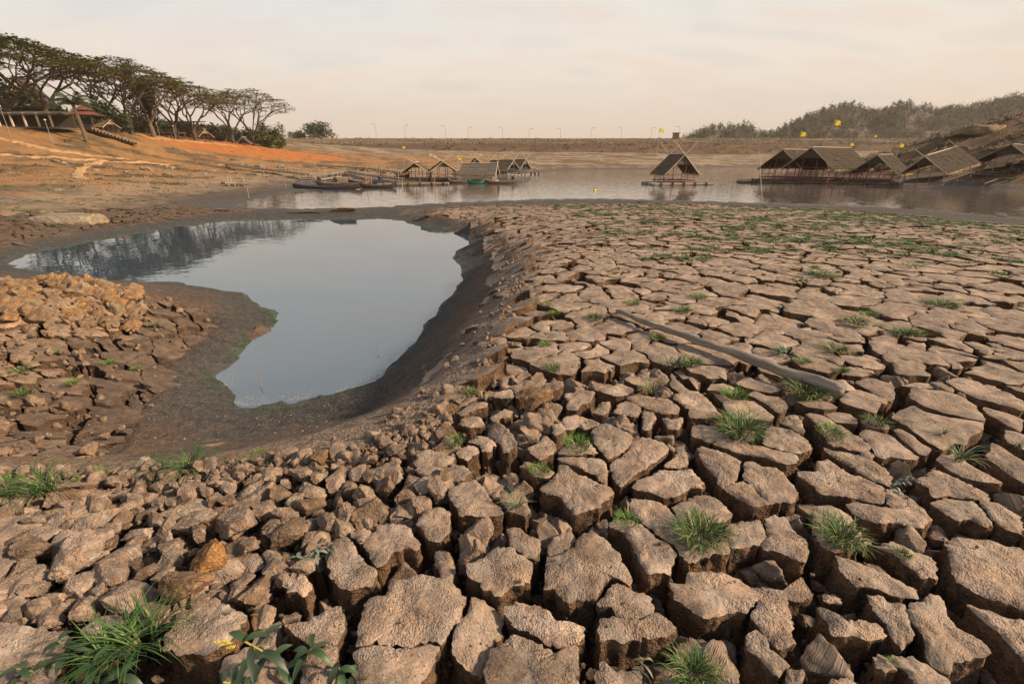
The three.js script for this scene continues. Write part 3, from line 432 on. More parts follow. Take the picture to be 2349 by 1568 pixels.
const DRY = [0.535, 0.388, 0.285], DAMP = [0.21, 0.138, 0.095], CLAY = [0.25, 0.145, 0.078], CLAYD = [0.17, 0.105, 0.066];
const list = [];
TR.forEach((P, i) => { const c = centroid(P); list.push({ P, c, d: Math.hypot(c[0], c[1]), traced: true, reg: 'plain', i }); });
for (const s of seeds) if (s.id[0] === 'S') { const P = cellOf(s); if (!P) continue; if (area(P) < 0) P.reverse(); const A = area(P); if (A < 0.004) continue; const c = centroid(P); list.push({ P, c, d: Math.hypot(c[0], c[1]), reg: s.size, A }); }
list.sort((a, b) => a.d - b.d);
const flats = { plain: new THREE.Group(), bank: new THREE.Group(), shore: new THREE.Group() };
const far = { plain: new GB(), bank: new GB(), shore: new GB() }, count = { plain: 0, bank: 0, shore: 0 };
for (const b of list) {
  const r = hsh(b.c[0] * 3.1, b.c[1] * 2.7), r2 = hsh(b.c[1] * 5.1, b.c[0]), a = H(b.c[0], b.c[1]) - WL, k = b.d < 3.0 ? 3 : b.d < 8.5 ? 2 : b.d < 16 ? 1 : 0;
  const wetness = b.reg === 'plain' ? 1 - sst(a + 0.2 * fbm(b.c[0] * 0.5, b.c[1] * 0.5, 3), 0.2, 0.42) : 1 - sst(a + 0.12 * (r - 0.5) + 0.1 * n2(b.c[0] * 0.8, b.c[1] * 0.8), 0.5, 0.82);
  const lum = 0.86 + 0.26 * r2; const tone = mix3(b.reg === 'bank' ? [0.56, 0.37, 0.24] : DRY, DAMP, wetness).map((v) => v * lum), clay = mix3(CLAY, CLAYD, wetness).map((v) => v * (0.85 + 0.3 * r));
  const small = b.A && b.A < 0.02, o = { traced: b.traced, tone, clay, depth: b.reg === 'shore' ? 0.13 : 0.245, under: 0.006 + 0.014 * r, flare: k > 1 ? 0.055 : 0.015, dip: b.traced ? 0.012 * r2 : small ? 0.02 + 0.1 * r : r < 0.12 ? 0.05 : 0.02 * r2, tx: (r - 0.5) * (b.traced ? 0.07 : 0.12), tz: (r2 - 0.5) * (b.traced ? 0.07 : 0.12) };
  if (b.reg === 'plain' && b.d > 5.5) { const f = 1 - 0.8 * sst(b.d, 5.5, 8); o.tx *= f; o.tz *= f; o.dip *= f; }
  if (b.reg === 'bank') { o.dip += 0.05 * r; o.tx *= 2; o.tz *= 2; }
  if (b.traced && [28, 29].includes(b.i)) o.dip = 0.07; if (b.traced && [4].includes(b.i)) o.dip = 0.05;
  if (b.traced && b.i === 9) { o.tx = -0.25; o.dip = 0.03; } if (b.traced && b.i === 55) o.tx = 0.35;
  const single = count[b.reg] < { plain: 300, bank: 150, shore: 80 }[b.reg] && view(b.c[0], b.c[1], -40) && b.d > 0.85;
  if (single) { count[b.reg]++; const B = new GB(); block(B, b.P, k, o); mesh('mud_block', B.geo(), [MAT.crust, MAT.clay], flats[b.reg]); } else block(far[b.reg], b.P, Math.min(k, b.d < 1.2 ? 2 : 3), o);
}
for (const [k, name, label] of [['plain', 'cracked_mud_flat', 'wide flat of pale dried mud cracked into deep blocks'], ['bank', 'cracked_mud_bank', 'sloping bank of brown cracked mud beside the pond'], ['shore', 'cracked_mud_shore', 'cracked mud margin along the far side of the pond']]) {
  const g = flats[k]; g.name = name; g.userData = { label, kind: 'structure' }; scene.add(g);
  if (far[k].p.length) { const m = mesh('distant_mud_blocks', far[k].geo(), [MAT.crust, MAT.clay], g); m.userData.kind = 'stuff'; }
  console.log(name, count[k], far[k].p.length / 3);
}
// ---------------------------------------------------------------- loose clods
function gpt0(px, py) { const [x, y, z] = ray(px, py); let t = 2; for (let i = 0; i < 2400; i++) { if (EYE + y * t <= rbf(x * t, z * t)) break; t *= 1.003; } return [x * t, EYE + y * t, z * t]; }
function clodGeo(seed, det, tone, rough = 1) {
  const r = rng(seed), g = mergeVertices(new THREE.IcosahedronGeometry(1, det).deleteAttribute('uv').deleteAttribute('normal')), p = g.attributes.position, pl = [];
  for (let i = 0; i < 13; i++) { const u = r() * 2 - 1, a = r() * 6.283, s = Math.sqrt(1 - u * u); pl.push([s * Math.cos(a), u, s * Math.sin(a), 0.44 + 0.3 * r()]); }
  pl.push([0, 1, 0, 0.5]);
  const uv = [], col = [], o = seed * 3.7;
  for (let i = 0; i < p.count; i++) {
    let x = p.getX(i), y = p.getY(i), z = p.getZ(i);
    for (let it = 0; it < 2; it++) for (const q of pl) { const d = x * q[0] + y * q[1] + z * q[2] - q[3]; if (d > 0) { x -= q[0] * d; y -= q[1] * d; z -= q[2] * d; } }
    const rg = (f, q) => 1 - 2 * Math.abs(n3(x * f + o, y * f + q, z * f)); const k = 1 + rough * (0.05 * n3(x * 1.7 + o, y * 1.7, z * 1.7) + 0.05 * rg(2.3, 3) + 0.045 * rg(5, 7) + 0.045 * n3(x * 8, y * 8 + o, z * 8) + (det > 5 ? 0.05 * rg(13, 2) + 0.03 * n3(x * 24, y * 24, z * 24 + o) : 0.03 * n3(x * 14, y * 14, z * 14)));
    p.setXYZ(i, x * k, y * k, z * k); uv.push((x + 0.5 * y) * 0.12, (z + 0.5 * y) * 0.12);
    const s = 1 + 0.22 * n3(x * 2.3, y * 2.3 + o, z * 2.3) + 0.12 * n3(x * 7, y * 7, z * 7 + o), w = 0.1 * n3(x * 1.5 + 9, y * 1.5, z * 1.5 + o); col.push(tone[0] * s, tone[1] * s * (1 - w), tone[2] * s * (1 - 2 * w));
  }
  g.setAttribute('uv', new THREE.Float32BufferAttribute(uv, 2)); g.setAttribute('color', new THREE.Float32BufferAttribute(col, 3)); g.computeVertexNormals(); return g;
}
const CT = [[0.51, 0.37, 0.27], [0.46, 0.32, 0.23], [0.54, 0.39, 0.29], [0.37, 0.24, 0.15]];
const clodBig = [], clodMid = [], clodSmall = [];
for (let i = 0; i < 14; i++) clodBig.push(clodGeo(100 + i, 11, CT[i % 4]));
for (let i = 0; i < 10; i++) clodMid.push(clodGeo(200 + i, 6, CT[i % 4]));
for (let i = 0; i < 5; i++) clodSmall.push(clodGeo(300 + i, 4, [0.46, 0.325, 0.235], 1.4));
const clodOrange = [clodGeo(401, 9, [0.50, 0.25, 0.09]), clodGeo(402, 9, [0.38, 0.225, 0.12])];
{
  const bankG = new THREE.Group(); bankG.name = 'clod_rubble'; bankG.userData = { label: 'heap of broken dried mud clods along the pond edge', kind: 'structure' }; scene.add(bankG);
  const r = rng(5), put = [];
  const spotsZ = [[445, 680, 320, 230], [770, 610, 150, 130], [190, 850, 200, 150], [430, 930, 200, 180], [660, 870, 220, 150], [730, 1020, 300, 180], [700, 760, 260, 120], [1410, 560, 250, 200], [1130, 540, 260, 160], [1290, 840, 300, 170], [1080, 1000, 220, 180], [1530, 990, 160, 220], [1700, 650, 280, 150], [1950, 570, 180, 150], [840, 850, 130, 120], [470, 1070, 220, 180], [250, 1140, 180, 130], [920, 1120, 240, 130], [1560, 1130, 100, 150], [150, 680, 280, 130], [30, 640, 200, 120], [250, 1000, 160, 100], [560, 960, 130, 100], [640, 480, 120, 90], [830, 470, 150, 80], [1580, 250, 130, 100], [1650, 380, 160, 110], [1590, 310, 120, 60], [1830, 390, 160, 110], [1990, 300, 120, 230], [1780, 250, 180, 90], [520, 400, 150, 130], [900, 520, 140, 100], [1560, 480, 160, 120], [1620, 640, 140, 110], [960, 880, 120, 140], [1620, 850, 150, 110], [90, 740, 180, 60], [150, 500, 160, 70], [330, 430, 100, 50], [1000, 380, 140, 70], [1200, 330, 120, 60], [1350, 420, 140, 80], [700, 330, 120, 60], [1800, 830, 150, 120], [1400, 1000, 160, 120], [60, 900, 180, 120], [330, 850, 160, 100], [1000, 700, 180, 120], [600, 680, 140, 100], [1480, 720, 130, 110]];
  const place = (x, z, sx, sy, sz, g, ry, tilt, sink) => { const m = mesh('clod', g, MAT.crust, bankG); m.position.set(x, H(x, z) + sink, z); m.scale.set(sx, sy, sz); m.rotation.set(tilt * (r() - 0.5), ry, tilt * (r() - 0.5)); put.push([x, z, Math.max(sx, sz)]); return m; };
  for (const [cx, cy, w, h] of spotsZ) { const px = cx * 0.42033 * 0.9176, py = (1050 + cy * 0.42033) * 0.9176; const p = atH(px, py, 0.0), dep = Math.hypot(p[0] * 0, -p[2] * cp + EYE * sp), m = w * 0.42033 * 0.9176 / PF * dep / 2 * 1.15, mz = Math.max(0.6 * m, h * 0.42033 * 0.9176 / PF * dep / 2 * 1.2); place(p[0], p[2], m, Math.min(m, mz) * (0.75 + 0.3 * r()), mz, clodBig[Math.floor(r() * 14)], (r() - 0.5) * 0.8, 0.7, -0.035 + 0.02 * r()); }
  let tries = 0; while (put.length < 290 && tries++ < 20000) {
    const x = -5.2 + 5.4 * r(), z = -2.75 + 1.9 * r(); if (!inside(rubblePoly, x, z) || inTraced(x, z) || !view(x, z, 100)) continue;
    const s = (0.035 + 0.095 * r() * r()) * (z < -1.95 ? 0.75 : 1); if (put.some((q) => Math.hypot(q[0] - x, q[1] - z) < 0.5 * (q[2] + s))) continue;
    place(x, z, s * (0.8 + 0.6 * r()), s * (0.6 + 0.5 * r()), s * (0.8 + 0.5 * r()), clodBig[Math.floor(r() * 14)], r() * 6.28, 1.4, -0.06 + 0.05 * r());
  }
  // crumbs between the clods, in the cracks and along the lip of the bank: too many to count
  const M = [], q = new THREE.Quaternion(), eu = new THREE.Euler();
  const crumbAt = (x, z, s, y) => M.push(new THREE.Matrix4().compose(V(x, y, z), q.setFromEuler(eu.set(r() * 6, r() * 6, r() * 6)).clone(), V(s * (0.7 + 0.7 * r()), s * (0.6 + 0.5 * r()), s * (0.7 + 0.6 * r()))));
  for (let i = 0; i < 15000; i++) { const x = -5.4 + 5.8 * r(), z = -2.9 + 2.1 * r(); if (!inside(rubblePoly, x, z)) continue; const s = 0.006 + 0.05 * Math.pow(r(), 3); crumbAt(x, z, s, H(x, z) - crackDepth(x, z) * (0.9 - 0.4 * r()) + s * 0.3); }
  const cr = wp(CRESTPX.slice(2, 14)); for (let i = 0; i < cr.length - 1; i++) { const L = Math.hypot(cr[i + 1][0] - cr[i][0], cr[i + 1][1] - cr[i][1]); for (let k = 0; k < L * 170; k++) { const t = r(), g = (r() + r() - 1) * 0.62 + 0.1, x = lerp(cr[i][0], cr[i + 1][0], t) + g, z = lerp(cr[i][1], cr[i + 1][1], t) + (r() - 0.5) * 0.2, s = 0.005 + 0.036 * Math.pow(r(), 3.4); crumbAt(x, z, s, H(x, z) - crackDepth(x, z) * 0.4 + s * 0.2); } }
  for (const b of list) if (b.d < 5 && b.reg === 'plain') for (let k = 0; k < 7; k++) { const e = b.P[Math.floor(r() * b.P.length)], l = Math.hypot(e[0] - b.c[0], e[1] - b.c[1]) || 1, x = e[0] + (e[0] - b.c[0]) / l * 0.035, z = e[1] + (e[1] - b.c[1]) / l * 0.035, s = 0.008 + 0.03 * r() * r(); crumbAt(x, z, s, H(x, z) - 0.17 + 0.05 * r()); }
  for (const b of list) if (b.d < 3.5 && b.reg === 'plain') for (let k = 0; k < 4; k++) { const x = b.c[0] + (r() - 0.5) * 0.25, z = b.c[1] + (r() - 0.5) * 0.25, s = 0.003 + 0.007 * r() * r(); if (inside(b.P, x, z)) crumbAt(x, z, s, H(x, z) + 0.003); }
  { // clods fallen into the wider gaps between blocks
    const near = list.filter((b) => b.d < 6 && b.reg === 'plain'); for (let i = 0; i < 5000; i++) { const x = -0.9 + 4.4 * r(), z = -1 - 4 * r(); if (inside(rubblePoly, x, z)) continue; let e = 9, hit = false; for (const b of near) { if (Math.hypot(b.c[0] - x, b.c[1] - z) > 0.5) continue; if (inside(b.P, x, z)) { hit = true; break; } e = Math.min(e, edgeDist(b.P, x, z)); } if (hit || e > 1 || e < 0.018) continue; const s = Math.min(0.085, e * (0.9 + 0.5 * r())); crumbAt(x, z, s, H(x, z) - 0.15 + 0.09 * r() * sst(s, 0.03, 0.07)); } }
  { // crumbs strewn over the spit
    const Mb = []; for (let i = 0; i < 5200; i++) { const x = -10 + 8.5 * r(), z = -8.2 + 6 * r(); if (!inside(bankPoly, x, z)) continue; const a = rbf(x, z) - WL; if (a < 0.25 + 0.5 * r()) continue; const s = 0.008 + 0.05 * Math.pow(r(), 3); Mb.push(new THREE.Matrix4().compose(V(x, H(x, z) - 0.03 * r() + s * 0.2, z), q.setFromEuler(eu.set(r() * 6, r() * 6, r() * 6)).clone(), V(s * 1.2, s * 0.9, s))); }
    const im = new THREE.InstancedMesh(clodGeo(310, 4, [0.5, 0.33, 0.21], 1.6), MAT.crust, Mb.length); Mb.forEach((m, i) => im.setMatrixAt(i, m)); im.name = 'crumbs'; im.castShadow = im.receiveShadow = true; im.userData.kind = 'stuff'; flats.bank.add(im); }
  const per = Math.ceil(M.length / 5);
  for (let k = 0; k < 5; k++) { const part = M.slice(k * per, (k + 1) * per), im = new THREE.InstancedMesh(clodSmall[k], MAT.crust, part.length); part.forEach((m, i) => im.setMatrixAt(i, m)); im.name = 'crumbs'; im.castShadow = im.receiveShadow = true; im.userData.kind = 'stuff'; bankG.add(im); }
  console.log('clods', put.length, M.length);
  { // scum along the near edge of the pond and leaf litter on the mud above it
    const e = pondPoly.slice(17, 28), sp1 = [], sp2 = [], one = new THREE.IcosahedronGeometry(1, 1); for (let i = 0; i < 1500; i++) { const k = Math.floor(r() * (e.length - 1)), t = r(), x = lerp(e[k][0], e[k + 1][0], t), z = lerp(e[k][1], e[k + 1][1], t), cx = -2.2 - x, cz = -7 - z, l = Math.hypot(cx, cz), d = 0.22 * Math.pow(r(), 2.5), s = 0.0015 + 0.0035 * r(); if (fbm(x * 2.2, z * 2.2, 2) > -0.05) sp1.push(new THREE.Matrix4().compose(V(x + cx / l * d, WL + 0.001, z + cz / l * d), q.identity().clone(), V(s * 1.4, s * 0.4, s))); const d2 = 0.15 + 1.3 * r(), x2 = x - cx / l * d2, z2 = z - cz / l * d2; if (i % 6 === 0 && H(x2, z2) > WL + 0.03) sp2.push(new THREE.Matrix4().compose(V(x2, H(x2, z2) + 0.004, z2), q.setFromEuler(eu.set(r(), r() * 6, r())).clone(), V(s * 2.2, s * 0.3, s * 1.1))); }
    for (const [l, n, c, lab] of [[sp1, 'pond_scum', rgb(0.36, 0.34, 0.3), 'pale scum flecks along the near edge of the pond'], [sp2, 'leaf_litter', rgb(0.3, 0.22, 0.14), 'pale leaf litter scattered on the dark mud']]) { const im = new THREE.InstancedMesh(one, S({ color: c }), l.length); l.forEach((m, i) => im.setMatrixAt(i, m)); im.name = n; im.castShadow = im.receiveShadow = true; scene.add(im); tag(im, lab, null, null, 'stuff'); } }
  // clods that stand out
  const solo = (px, py, h, sc, g, rot, label) => { const p = atH(px, py, h), m = top('mud_clod', g, MAT.crust, label, 'clod'); m.position.set(p[0], H(p[0], p[2]) + sc[1] * 0.3, p[2]); m.scale.set(...sc); m.rotation.set(...rot); };
  solo(480, 1275, 0.02, [0.085, 0.075, 0.075], clodOrange[0], [0.3, 0.4, 0.5], 'orange smooth-faced clod lying among the pale rubble');
  solo(733, 1037, 0, [0.055, 0.05, 0.05], clodOrange[1], [0, 1, 0.2], 'rust-coloured clod on the rim of the rubble above the pond');
  solo(1225, 932, 0, [0.12, 0.13, 0.09], clodOrange[1], [0.5, 0.3, 0.3], 'large tilted brown clod with ribbed face wedged between blocks');
  solo(430, 1352, 0, [0.09, 0.09, 0.08], clodOrange[1], [1, 0.3, 0.3], 'dark brown clod half sunk behind the pale foreground block');
  solo(160, 1255, 0.02, [0.11, 0.06, 0.09], clodBig[2], [0.2, 2.3, 0], 'broad flat pale clod with a crack, in the rubble');
  // ochre heap at the head of the spit
  const heap = new THREE.Group(); heap.name = 'ochre_earth_heap'; heap.userData = { label: 'crumbly ochre earth heap at the head of the mud spit', category: 'earth heap' }; scene.add(heap);
  const oc = [clodGeo(501, 4, [0.48, 0.27, 0.12], 2), clodGeo(502, 4, [0.46, 0.31, 0.19], 2), clodGeo(503, 4, [0.42, 0.255, 0.135], 2)], rh = rng(505);
  for (let i = 0; i < 290; i++) { const px = -160 + 480 * rh(), py = 640 + 90 * Math.pow(rh(), 2) + Math.max(0, px - 120) * 0.14, p = gpt0(px, py), s = 0.03 + 0.12 * Math.pow(rh(), 2.2); const m = mesh('earth_lump', oc[i % 3], MAT.crust, heap); m.position.set(p[0], H(p[0], p[2]) - s * 0.1, p[2]); m.scale.set(s * (1 + 0.5 * rh()), s * (0.6 + 0.3 * rh()), s); m.rotation.set(rh() * 0.7, rh() * 6, rh() * 0.7); }
}
// ---------------------------------------------------------------- grass and weeds
MAT.leaf = S({ color: rgb(1, 1, 1), vertexColors: true, roughness: 0.75 });
class Leaves { constructor() { this.p = []; this.c = []; this.i = []; }
  strip(pts, w, side, col, fold = 0) { // a blade along pts, widest in the lower middle, folded along its midrib
    const n = pts.length, b0 = this.p.length / 3;
    for (let k = 0; k < n; k++) { const t = k / (n - 1), ww = typeof w === 'function' ? w(t) : w * Math.pow(1 - t, 0.6) * (0.55 + 0.45 * Math.min(1, t * 6)), q = pts[k]; for (const e of fold ? [-1, 0, 1] : [-1, 1]) { this.p.push(q.x + side.x * ww * e, q.y + side.y * ww * e - (e === 0 ? fold * ww : 0), q.z + side.z * ww * e); const s = 0.9 + 0.2 * t; this.c.push(col[0] * s, col[1] * s, col[2] * s); } }
    const m = fold ? 3 : 2; for (let k = 0; k < n - 1; k++) for (let e = 0; e < m - 1; e++) { const a = b0 + k * m + e; this.i.push(a, a + 1, a + m, a + 1, a + m + 1, a + m); }
  }
  geo() { const g = new THREE.BufferGeometry(); g.setAttribute('position', new THREE.Float32BufferAttribute(this.p, 3)); g.setAttribute('color', new THREE.Float32BufferAttribute(this.c, 3)); g.setIndex(this.i); g.computeVertexNormals(); return g; } }
const GREENS = { lush: [[0.022, 0.065, 0.012], [0.034, 0.09, 0.015], [0.05, 0.115, 0.02], [0.085, 0.15, 0.028]], bright: [[0.07, 0.16, 0.02], [0.10, 0.20, 0.025], [0.15, 0.23, 0.035]], blue: [[0.06, 0.10, 0.055], [0.09, 0.135, 0.075], [0.13, 0.17, 0.08]], dry: [[0.28, 0.24, 0.08], [0.35, 0.28, 0.12]] };
function blade(L, r, x, z, az, len, lean, w, col, seg = 6) { const pts = [], d = V(Math.cos(az), 0, Math.sin(az)), side = V(-d.z, 0, d.x); let a = lean * 0.25, p = V(x, 0, z); const curl = lean * (0.9 + 0.6 * r()), tw = (r() - 0.5) * 0.5; for (let k = 0; k <= seg; k++) { pts.push(p.clone()); const an = a + curl * k / seg, st = len / seg; p = p.clone().add(V(d.x * Math.sin(an) * st + side.x * tw * st * k / seg, Math.cos(an) * st, d.z * Math.sin(an) * st + side.z * tw * st * k / seg)); } L.strip(pts, w, side, col); }
function tuftGeo(seed, n, rad, len, lean, w, pal, dry = 0.06) { const r = rng(seed), L = new Leaves(); for (let i = 0; i < n; i++) { const a = r() * 6.283, q = rad * Math.sqrt(r()), out = a + (r() - 0.5) * 3, pl = r() < dry ? GREENS.dry : GREENS[pal], c = pl[Math.floor(r() * pl.length)]; blade(L, r, q * Math.cos(a), q * Math.sin(a), out, len * (0.5 + 0.7 * r()), lean * (0.4 + 0.6 * q / rad + 0.5 * r()), w * (0.7 + 0.5 * r()), c); } return L.geo(); }
const TG = { // kinds of tuft, about a metre-scaled
  big: [0, 1, 2].map((i) => tuftGeo(600 + i, 320, 0.08, 0.15, 1.15, 0.0027, 'lush', 0.16)), star: [0, 1].map((i) => tuftGeo(610 + i, 44, 0.015, 0.15, 1.35, 0.0024, 'blue', 0.2)),
  mat: [0, 1, 2].map((i) => tuftGeo(620 + i, 190, 0.062, 0.055, 0.95, 0.002, 'bright', 0.08)), mid: [0, 1, 2].map((i) => tuftGeo(630 + i, 130, 0.055, 0.09, 1.2, 0.0027, 'lush', 0.18)), long: [0, 1].map((i) => tuftGeo(640 + i, 90, 0.06, 0.26, 1.45, 0.0035, 'lush', 0.08)), herb: [0, 1].map((i) => tuftGeo(650 + i, 60, 0.05, 0.07, 1.1, 0.0042, 'blue', 0)),
  small: [0, 1, 2].map((i) => tuftGeo(660 + i, 40, 0.065, 0.08, 1.15, 0.0055, 'lush', 0.05)), smallB: [0, 1].map((i) => tuftGeo(670 + i, 40, 0.065, 0.06, 1.0, 0.0055, 'bright', 0.05)) };
const pick = (a, k) => a[Math.floor(hsh(k, k * 1.7) * a.length)];
const tufts = [];
function tuft(kind, px, py, wpx, label, group, h = 0) { const p = atH(px, py, h), dep = -p[2] * cp + (EYE - h) * sp, w = wpx / PF * dep, nat = { big: 0.34, star: 0.28, mat: 0.16, mid: 0.22, long: 0.5, herb: 0.17, small: 0.19, smallB: 0.16 }[kind], m = top('grass_tuft', pick(TG[kind], px + py), MAT.leaf, label, 'grass tuft', group); const s = w / nat; m.position.set(p[0], H(p[0], p[2]) - 0.004, p[2]); m.scale.set(s, Math.min(s, 1.1) * (kind === 'star' || kind === 'long' ? 0.85 : 0.72), s * (0.8 + 0.3 * hsh(px, py))); m.rotation.y = px * 0.37; tufts.push([p[0], p[2]]); return m; }
const GT = 'grass tufts on the cracked mud';
for (const a of [
  ['big', 1605, 1232, 165, 'largest dense green grass tuft between three foreground blocks'], ['big', 1925, 1232, 150, 'dense dark grass tuft spilling down a long block, lower right'], ['big', 1700, 990, 165, 'wide spreading grass tuft over the crack of a long narrow slab'], ['big', 1588, 1545, 165, 'spiky dark grass tuft at the bottom edge of the picture'], ['star', 1188, 1165, 115, 'star-shaped pale spiky grass tuft on a small block'], ['big', 1850, 905, 120, 'grass tuft hanging over the near end of the log'], ['mat', 1437, 1197, 62, 'small round bright grass tuft on the corner of a block'], ['mat', 1322, 1020, 78, 'bright green cushion of grass behind the big square block'], ['mat', 1238, 1082, 60, 'small bright grass tuft beside a deep hollow'], ['star', 1492, 908, 112, 'sprawling blue green tuft with long runners'], ['mat', 1684, 908, 72, 'bright mat of grass on a flat slab near the log end'], ['mat', 1905, 993, 80, 'yellow green grass tuft on the edge of a tilted slab'], ['mid', 2010, 972, 78, 'dark grass tuft between two slabs, right of the log end'], ['star', 2200, 1055, 140, 'thin spiky tuft with long blades at the right side'], ['mid', 1045, 1018, 68, 'grass tuft among small clods at the bank corner'], ['mid', 1078, 903, 56, 'grass tuft on the lip of the pond bank'], ['mid', 1270, 858, 66, 'grass tuft on the small blocks nearest the log foot'], ['mid', 1585, 838, 90, 'broad grass tuft in front of the log middle'], ['herb', 1545, 842, 70, 'grey green weed lying beside the tuft in front of the log'], ['herb', 1800, 815, 70, 'silvery weed just behind the log'], ['mat', 1840, 832, 40, 'tiny bright tuft beside the silvery weed behind the log'], ['mid', 1920, 805, 92, 'dark grass tuft well behind the log end'], ['mid', 1932, 852, 48, 'small tuft behind the log near its thick end'], ['mid', 2080, 768, 96, 'round green tuft, larger of the two on the right flat'], ['mid', 1965, 742, 92, 'flat spreading tuft left of the round green one'], ['mat', 1992, 722, 46, 'bright yellow green tuft above the flat spreading one'], ['mid', 2165, 702, 110, 'broad tuft with long blades at the right edge of the flat'], ['mid', 1885, 634, 96, 'conspicuous dark green tuft alone on the middle flat'], ['mid', 1365, 735, 62, 'grass tuft at the thin end of the log'], ['mid', 1565, 720, 62, 'grass tuft on a slab behind the log'], ['mat', 1508, 780, 44, 'bright tuft close in front of the thin half of the log'], ['mat', 1252, 706, 36, 'small tuft beside the bank crest, farther of two'], ['mat', 1272, 726, 34, 'small tuft beside the bank crest, nearer of two'], ['mat', 1250, 800, 38, 'small tuft on a block beside the pond bank'], ['mat', 1450, 706, 40, 'small round tuft behind the thin end of the log'], ['mat', 1600, 687, 52, 'bright oval tuft on the middle flat behind the log'], ['star', 2335, 1025, 80, 'tuft cut by the right edge of the picture'], ['mid', 2070, 1272, 60, 'small tuft in the hollow of a slab, lower right'], ['star', 2165, 995, 60, 'thin seedling tuft on a broad slab at right'], ['mat', 2050, 1515, 26, 'tiny sprout on a slab at the lower right'],
]) tuft(a[0], a[1], a[2], a[3], a[4], GT);
for (const a of [['mid', 45, 850, 60, 'upper of two dense tufts at the left edge'], ['mid', 42, 882, 64, 'lower of two dense tufts at the left edge'], ['mid', 120, 797, 42, 'spiky tuft on the left spit blocks'], ['mat', 230, 786, 34, 'small tuft on the crown of the left spit'], ['mat', 150, 842, 40, 'small tuft on a brown block of the left spit'], ['mat', 290, 780, 28, 'faint tuft near the dark side of the left spit'], ['star', 345, 708, 56, 'sparse tuft by the spit edge toward the pond']]) tuft(a[0], a[1], a[2], a[3], a[4], 'grass tufts on the spit', -0.35);
for (const a of [['mat', 205, 1070, 70, 'round tuft on the rim behind the rubble'], ['mat', 15, 1068, 50, 'tuft on the rim at the left edge'], ['long', 430, 1058, 170, 'long thin grass along the rim above the dark mud'], ['long', 350, 1062, 110, 'thin arching grass stems on the rim, left of centre'], ['mid', 572, 1050, 66, 'leafy tuft with pale shoots on the rim above the pond'], ['long', 95, 1115, 190, 'trailing patch of long grass on the rubble at left'], ['long', 20, 1120, 140, 'trailing long grass at the left edge of the rubble'], ['mat', 590, 1010, 30, 'tiny tuft on the dark mud above the rim']]) tuft(a[0], a[1], a[2], a[3], a[4], 'grass on the rim of the rubble', -0.1);
tuft('long', 325, 1470, 300, 'big dark clump of arching grass at the lower left', 'foreground plants');
tuft('long', 255, 1500, 260, 'dark grass clump beside the leafy plant, lower left corner', 'foreground plants');
const zone = (x, z) => { const q = toPx(x, 0, z)[0]; return (z > -8 ? 'on the near flat ' : z > -14 ? 'on the middle flat ' : 'toward the lake shore ') + (q < 1450 ? 'beside the pond bank' : q < 1800 ? 'below the floating hut' : q < 2080 ? 'below the raft huts' : 'at the right side'); };
{ // many small tufts farther out on the flat, of one look
  const r = rng(909); let n = 0, t = 0;
  while (n < 190 && t++ < 9000) { const x = -1 + 26 * r(), z = -4.6 - 21 * Math.pow(r(), 0.8); if (!inside(plainPoly, x, z) || !view(x, z, -30)) continue; const q = fbm(x * 0.28 + 3, z * 0.28, 3) + 0.22 * sst(x, 3, 12); if (q < 0.02 + 0.3 * (r() - 0.5)) continue; if (tufts.some((p) => Math.hypot(p[0] - x, p[1] - z) < 0.35)) continue;
    const br = r() < 0.35, m = top('grass_tuft', pick(br ? TG.smallB : TG.small, n), MAT.leaf, 'small ' + (br ? 'bright' : 'dark') + ' grass tuft ' + zone(x, z), 'grass tuft', 'small ' + (br ? 'bright' : 'dark') + ' tufts ' + zone(x, z)); const s = 0.7 + 0.9 * r(); m.position.set(x, H(x, z) - 0.005, z); m.scale.set(s * 1.5, s * 0.6, s * (0.9 + 0.6 * r())); m.rotation.y = r() * 6; tufts.push([x, z]); n++; }
  // grass that reads as one mass: the far flat and the left shore
  const M = [], q4 = new THREE.Quaternion(), Y = V(0, 1, 0);
  for (let i = 0; i < 15000; i++) { const left = i % 3 === 0; const x = left ? -45 + 36 * r() : 2 + 30 * r(), z = left ? -14 - 26 * r() : -7 - 20 * r(); if (left ? H(x, z) - WL < 0.18 || fbm(x * 0.16 + 30, z * 0.4, 4) < 0.1 : !inside(plainPoly, x, z) || fbm(x * 0.22 + 8, z * 0.35, 4) < 0.05 - 0.010 * x + 0.16 * (r() - 0.5)) continue; const s = 0.5 + 0.9 * r(); M.push(new THREE.Matrix4().compose(V(x, H(x, z) - 0.005, z), q4.setFromAxisAngle(Y, r() * 6).clone(), V(s * 1.6, s * 0.6, s * 1.3))); }
  const im = new THREE.InstancedMesh(TG.small[0], MAT.leaf, M.length); M.forEach((m, i) => im.setMatrixAt(i, m)); im.name = 'sparse_grass'; im.castShadow = im.receiveShadow = true; scene.add(im); tag(im, 'thin scattered grass over the far flats and shore', null, null, 'stuff'); console.log('sparse', M.length, n);
}
